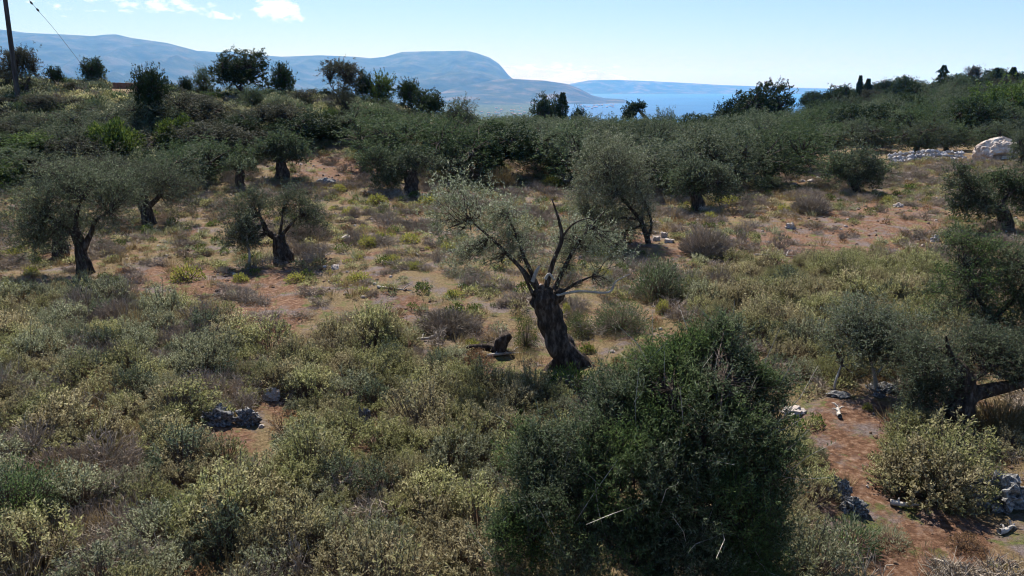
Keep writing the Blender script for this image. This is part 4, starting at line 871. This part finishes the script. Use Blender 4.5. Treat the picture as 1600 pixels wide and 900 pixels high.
for i, (a_, b_, w_, h_) in enumerate([(1026, 377, 15, 9), (1038, 371, 14, 10), (1046, 380, 18, 7), (1026, 366, 10, 6)]):
    rock(a_, b_, w_, h_, ['pale squared block, left one of the pile by the thorn bush', 'pale squared block on top of the pile by the thorn bush', 'flat pale block at the front right of the pile by the thorn bush', 'smallest pale block behind the pile by the thorn bush'][i], M_PALEROCK, .3, .9, 'blocks of the pile by the thorn bush', 'stone_block', 2)
rm = [rock_mesh(i + 5, M_PALEROCK, .3, 2) for i in range(4)]
for i in range(64):                  # rubble on the slope, bank and clearing
    zone = random.choice([(290, 345, 145, 195), (480, 660, 168, 200), (385, 425, 165, 180), (1235, 1290, 262, 290), (1380, 1420, 262, 285), (400, 1400, 330, 480)])
    p_ = gp(random.uniform(zone[0], zone[1]), random.uniform(zone[2], zone[3]))
    o = link('stone', rm[i % 4], None, p_); s = random.uniform(.1, .34); o.scale = (s, s * .8, s * random.uniform(.4, .7)); o.rotation_euler = (0, 0, random.uniform(0, 6))
    sl = zone[3] < 210
    tag(o, 'pale stone lying on the rocky left slope' if sl else 'small pale stone lying on the open earth', 'stone', 'stones on the left slope' if sl else 'loose stones on the open earth')

# loose stones and clods of earth
x, y, z, a, b = cand(9000, 6.5, 55); k = np.where((wob(x, y, .6, 8) + rng.normal(0, .5, len(x)) > .25))[0][:4200]
M_CLOD = rough_mat('earth_clods', [(.35, (.12, .07, .045)), (.6, (.24, .16, .11))], 9, .95, .6)
scatter('loose_gravel', 'small loose stones and clods of earth on the ground', 'gravel', [rock_mesh(51, M_PALEROCK, .3, 2), rock_mesh(52, M_CLOD, .3, 2), rock_mesh(53, M_CLOD, .35, 2), rock_mesh(54, M_CLOD, .3, 1)],
        np.stack([x[k], y[k], z[k]], 1), rng.uniform(.012, .05, len(k)) * (1 + y[k] * .03), .5)
# rubble wall
mb = MB(); c0, c1 = gy(1386, 63), gy(1506, 64)
pr = [rock_mesh(i + 31, M_PALEROCK, .22, 2, block=i > 1) for i in range(5)]
bmw = bmesh.new()
for row in range(3):
    nst = 30 - row * 4
    for i in range(nst):
        t_ = (i + random.uniform(.2, .8)) / nst; p_ = c0.lerp(c1, t_); s = random.uniform(.14, .25)
        mtx = Matrix.Translation((p_.x, p_.y - .55 + row * .4 + random.uniform(-.12, .12), float(ground(p_.x, p_.y)) + .08 + row * .26 + random.uniform(-.05, .05))) @ Matrix.Rotation(random.uniform(0, 6), 4, 'Z') @ Matrix.Rotation(random.uniform(-1, 1), 4, 'X') @ Matrix.Diagonal((s * random.uniform(.8, 1.3), s, s * random.uniform(.8, 1.15), 1))
        src = pr[random.randrange(5)].copy(); src.transform(mtx); bmw.from_mesh(src)
me_ = bpy.data.meshes.new('stone_wall'); bmw.to_mesh(me_); bmw.free(); me_.materials.append(rough_mat('wall_stone', [(.3, (.2, .19, .19)), (.6, (.42, .4, .4)), (.8, (.55, .53, .52))], 2.5, .9, .5))
tag(link('stone_wall', me_), 'low dry-stone wall of loose pale rubble behind the clearing', 'stone wall')
# white boulder with an undercut
p_ = gy(1560, 66); bm = bmesh.new(); bmesh.ops.create_icosphere(bm, subdivisions=5, radius=1)
for v in bm.verts:
    q = v.co.copy(); n = noise.fractal(q * 1.3 + Vector((8, 3, 1)), .9, 2.1, 6)
    v.co = q * (1 + .2 * n + .1 * (noise.cell(q * 1.8) - .5) + .04 * noise.noise(q * 7))
    v.co.x *= 1.95; v.co.y *= 1.3; v.co.z = max(v.co.z, -.25) * 1.55 + .4
    v.co.z += .14 * (v.co.x / 1.95)                # back slopes up to the right
    if v.co.z < .62 and v.co.y < 0 and v.co.x > -1.25: v.co.y += .75 * min(1, (.62 - v.co.z) / .3) * min(1, (v.co.x + 1.25) / .3)
me_ = bpy.data.meshes.new('white_boulder'); bm.to_mesh(me_); bm.free()
me_.materials.append(rough_mat('white_limestone', [(.36, (.2, .15, .12)), (.48, (.46, .38, .32)), (.6, (.62, .56, .5)), (.75, (.7, .66, .61))], 1.6, .9, .8, 12, None, .15))
o = link('boulder', me_, None, p_); tag(o, 'big white undercut boulder in front of the trees at the right edge', 'boulder')

# fallen dead branches
def fallen(px_, b_, l_px, ang_, label):
    p_ = gp(px_, b_); l_ = l_px / F * p_.length; mb = MB(); pts = [Vector((0, 0, .05))]; a_ = ang_
    for i in range(4): a_ += random.uniform(-.35, .35); pts.append(pts[-1] + Vector((math.cos(a_), math.sin(a_), random.uniform(-.05, .10))) * l_ / 4)
    tube(mb, pts, [.045, .04, .032, .022, .01], 7, 0, .15, px_, 3)
    for i in (1, 2, 3):
        s = 1 if i % 2 else -1; e = pts[i] + Vector((math.cos(a_ + s), math.sin(a_ + s), .35)) * l_ * .28
        tube(mb, [pts[i], (pts[i] + e) / 2 + Vector((0, 0, .04)), e], [.02, .015, .005], 5, 0, .1, i, 2)
    tag(link('fallen_branch', mb.mesh('fallen_branch', [M_PALE]), None, p_), label, 'branch')
for q in ((215, 500, 60, 0, 'curved dead branch lying at the top of the left scrub'), (345, 502, 40, .1, 'short pale branch on the ground right of the curved one'), (700, 393, 60, .2, 'pale forked branch on the ground below the hero crown left side'.replace('hero crown left side', 'left part of the old olive crown')),
          (655, 402, 36, 2.2, 'upright forked stick left of the pale forked branch'), (590, 452, 60, -.4, 'grey dead branch in the middle of the left clearing'), (1312, 655, 40, 1.2, 'pale thin branch on the red patch right of the foreground olive'),
          (1560, 835, 36, .5, 'whitish broken branch below the furrowed boulder'), (1180, 400, 60, 0, 'long grey branch right of the large thorn bush'), (760, 560, 60, .3, 'grey dead branch beside the rust-brown shrub'), (1390, 790, 40, -.9, 'bleached stick on the red earth right of the two-part rock'), (650, 535, 44, .8, 'thin whitish branch among dry stems left of the old olive'), (370, 590, 50, .4, 'long thin stick lying in the left scrub')):
    fallen(*q)
# low tree stump of dead wood left of the trunk
tb = MB(); s0 = gp(780, 552); tube(tb, [(0, 0, -.1), (.05, 0, .25), (.25, .1, .42)], [.2, .17, .1], 12, 0, .45, 5, 5); tube(tb, [(0, 0, .1), (-.4, -.1, .18), (-.8, 0, .12)], [.12, .09, .04], 8, 0, .3, 2, 4)
tag(link('tree_stump', tb.mesh('tree_stump', [M_BARK]), None, s0), 'dark rotten stump with a lying limb just left of the old olive', 'stump')

# ------------------------------------------------------------------ utility pole, cable, ruin
pp = gy(30, 57); top = ray_at(3, -40, 57); pole = bpy.data.objects.new('utility_pole', None); COL.objects.link(pole); pole.location = pp
tag(pole, 'leaning weathered wooden utility pole at the left edge', 'utility pole')
M_POLE = rough_mat('creosoted_wood', [(.35, (.03, .026, .026)), (.65, (.09, .08, .075))], 6, .9, .4, 6, (1, 1, .1))
tb = MB(); tube(tb, [(0, 0, -.3), tuple((top - pp) * .5), tuple(top - pp)], [.19, .165, .14], 12, 0, .03, 0, 6); link('shaft', tb.mesh('shaft', [M_POLE]), pole)
tb = MB(); c_ = top - pp; tube(tb, [tuple(c_ + Vector((-.8, 0, -.3))), tuple(c_ + Vector((0, -.18, -.3))), tuple(c_ + Vector((.8, 0, -.3)))], [.06, .06, .06], 8, 0); link('cross_arm', tb.mesh('cross_arm', [M_POLE]), pole)
for s in (-.7, .7):
    tb = MB(); tube(tb, [tuple(c_ + Vector((s, 0, -.22))), tuple(c_ + Vector((s, 0, -.14))), tuple(c_ + Vector((s, 0, -.05)))], [.03, .06, .03], 10, 0); link('insulator', tb.mesh('insulator', [M_LIME]), pole)
cab = bpy.data.objects.new('overhead_cable', None); COL.objects.link(cab); ca = ray_at(20, -30, 56); cab.location = ca
tag(cab, 'thin dark cable running down from the pole with two insulators on it', 'cable')
ends = [ray_at(20, -30, 56), ray_at(50, 5, 56.5), ray_at(60, 17, 57), ray_at(90, 52, 60), ray_at(150, 130, 66)]
tb = MB(); tube(tb, [tuple(e - ca) for e in ends], [.012] * 5, 6, 0, 0, 0, 5); link('wire', tb.mesh('wire', [M_POLE]), cab)
for a_, b_, c2, d2 in ((47, 2, 51, 7), (57, 13, 61, 18)):
    e0, e1 = ray_at(a_, b_, 56.6) - ca, ray_at(c2, d2, 56.8) - ca; tb = MB()
    tube(tb, [tuple(e0), tuple(e0.lerp(e1, .3)), tuple(e0.lerp(e1, .7)), tuple(e1)], [.03, .07, .07, .03], 8, 0); link('insulator', tb.mesh('insulator', [M_POLE]), cab)
# ruined hut on the ridge
rp = gy(200, 70); ruin = bpy.data.objects.new('ruined_hut', None); COL.objects.link(ruin); ruin.location = rp; ruin.rotation_euler = (0, 0, .1)
tag(ruin, 'roofless low brick and stone hut half hidden on the left skyline', 'ruin')
M_BRK = rough_mat('old_brickwork', [(.35, (.16, .08, .06)), (.6, (.28, .17, .13))], 5, .9, .5)
def slab(mb, x0, x1, y0, y1, z0, tops):
    n = len(tops); V = []
    for i, t_ in enumerate(tops):
        x_ = x0 + (x1 - x0) * i / (n - 1); V += [(x_, y0, z0), (x_, y1, z0), (x_, y1, t_), (x_, y0, t_)]
    Q = [(a + i * 4, b + i * 4, b + 4 + i * 4, a + 4 + i * 4) for i in range(n - 1) for a, b in ((0, 3), (3, 2), (2, 1), (1, 0))] + [(0, 1, 2, 3), (n * 4 - 1, n * 4 - 2, n * 4 - 3, n * 4 - 4)]
    mb.add(V, Q)
zt = ray_at(200, 129, 70).z - rp.z
mb = MB(); slab(mb, -1.2, 1.0, -.2, .05, -.5, [zt, zt, zt * .97, zt * .99, zt * .9, zt * .93]); link('front_wall', mb.mesh('front_wall', [M_BRK]), ruin)
mb = MB(); slab(mb, -1.2, 1.4, 2.2, 2.45, -.5, [zt * .9, zt * 1.02, zt, zt * .95]); link('back_wall', mb.mesh('back_wall', [M_BRK]), ruin)
for s in (-1.2, .75):
    mb = MB(); slab(mb, s, s + .25, .053, 2.197, -.5, [zt * .93, zt * .9]); link('side_wall', mb.mesh('side_wall', [M_BRK]), ruin)
mb = MB(); slab(mb, 1.003, 2.6, -.15, .1, -.5, [zt * .85, zt * .7, zt * .75, zt * .5]); link('broken_wall', mb.mesh('broken_wall', [M_PALEROCK]), ruin)

# white houses of the coastal villages, far across the plain
hm = rough_mat('whitewash', [(.3, (.7, .66, .6)), (.7, (.8, .78, .74))], .5, .9, .1)
roofm = rough_mat('roof_tiles', [(.3, (.35, .2, .15)), (.7, (.5, .32, .25))], .5, .9, .1)
bm = bmesh.new(); bmesh.ops.create_cube(bm, size=1); me_ = bpy.data.meshes.new('walls'); bm.to_mesh(me_); bm.free(); me_.materials.append(hm)
mb = MB(); V = [(-.55, -.55, .5), (.55, -.55, .5), (.55, .55, .5), (-.55, .55, .5), (-.35, 0, .9), (.35, 0, .9)]
mb.add(V, [(0, 1, 5, 4), (2, 3, 4, 5), (3, 0, 4, 4), (1, 2, 5, 5)]); 
bm = bmesh.new(); vs = [bm.verts.new(v) for v in V]
for f_ in ((0, 1, 5, 4), (2, 3, 4, 5), (3, 0, 4), (1, 2, 5), (3, 2, 1, 0)): bm.faces.new([vs[i] for i in f_])
rme = bpy.data.meshes.new('roof'); bm.to_mesh(rme); bm.free(); rme.materials.append(roofm)
for i in range(70):
    zone = random.choice([(770, 815, 168, 178), (800, 850, 172, 181), (880, 945, 166, 170.5), (905, 960, 163.5, 167.5), (690, 780, 172, 181)])
    px_, b_ = random.uniform(*zone[:2]), random.uniform(*zone[2:]); v = ray(px_, b_); t_ = (-174 - H) / v.z
    if v.y * t_ > 11500: continue
    x_, y_ = v.x * t_, v.y * t_; g_ = float(ground(x_, y_))
    if g_ < -179.5: g_ = -179.5
    s = random.uniform(10, 22); r_ = bpy.data.objects.new('village_house', None); COL.objects.link(r_); r_.location = (x_, y_, g_ + s * .2); r_.scale = (s, s * .7, s * .45); r_.rotation_euler = (0, 0, random.uniform(-.6, .6))
    link('wall', me_, r_); link('roof', rme, r_)
    tag(r_, 'tiny whitewashed house of the village on the shore of the bay' if zone[0] > 860 else 'tiny whitewashed house scattered on the coastal plain', 'house', 'houses of the shore village' if zone[0] > 860 else 'houses on the coastal plain')
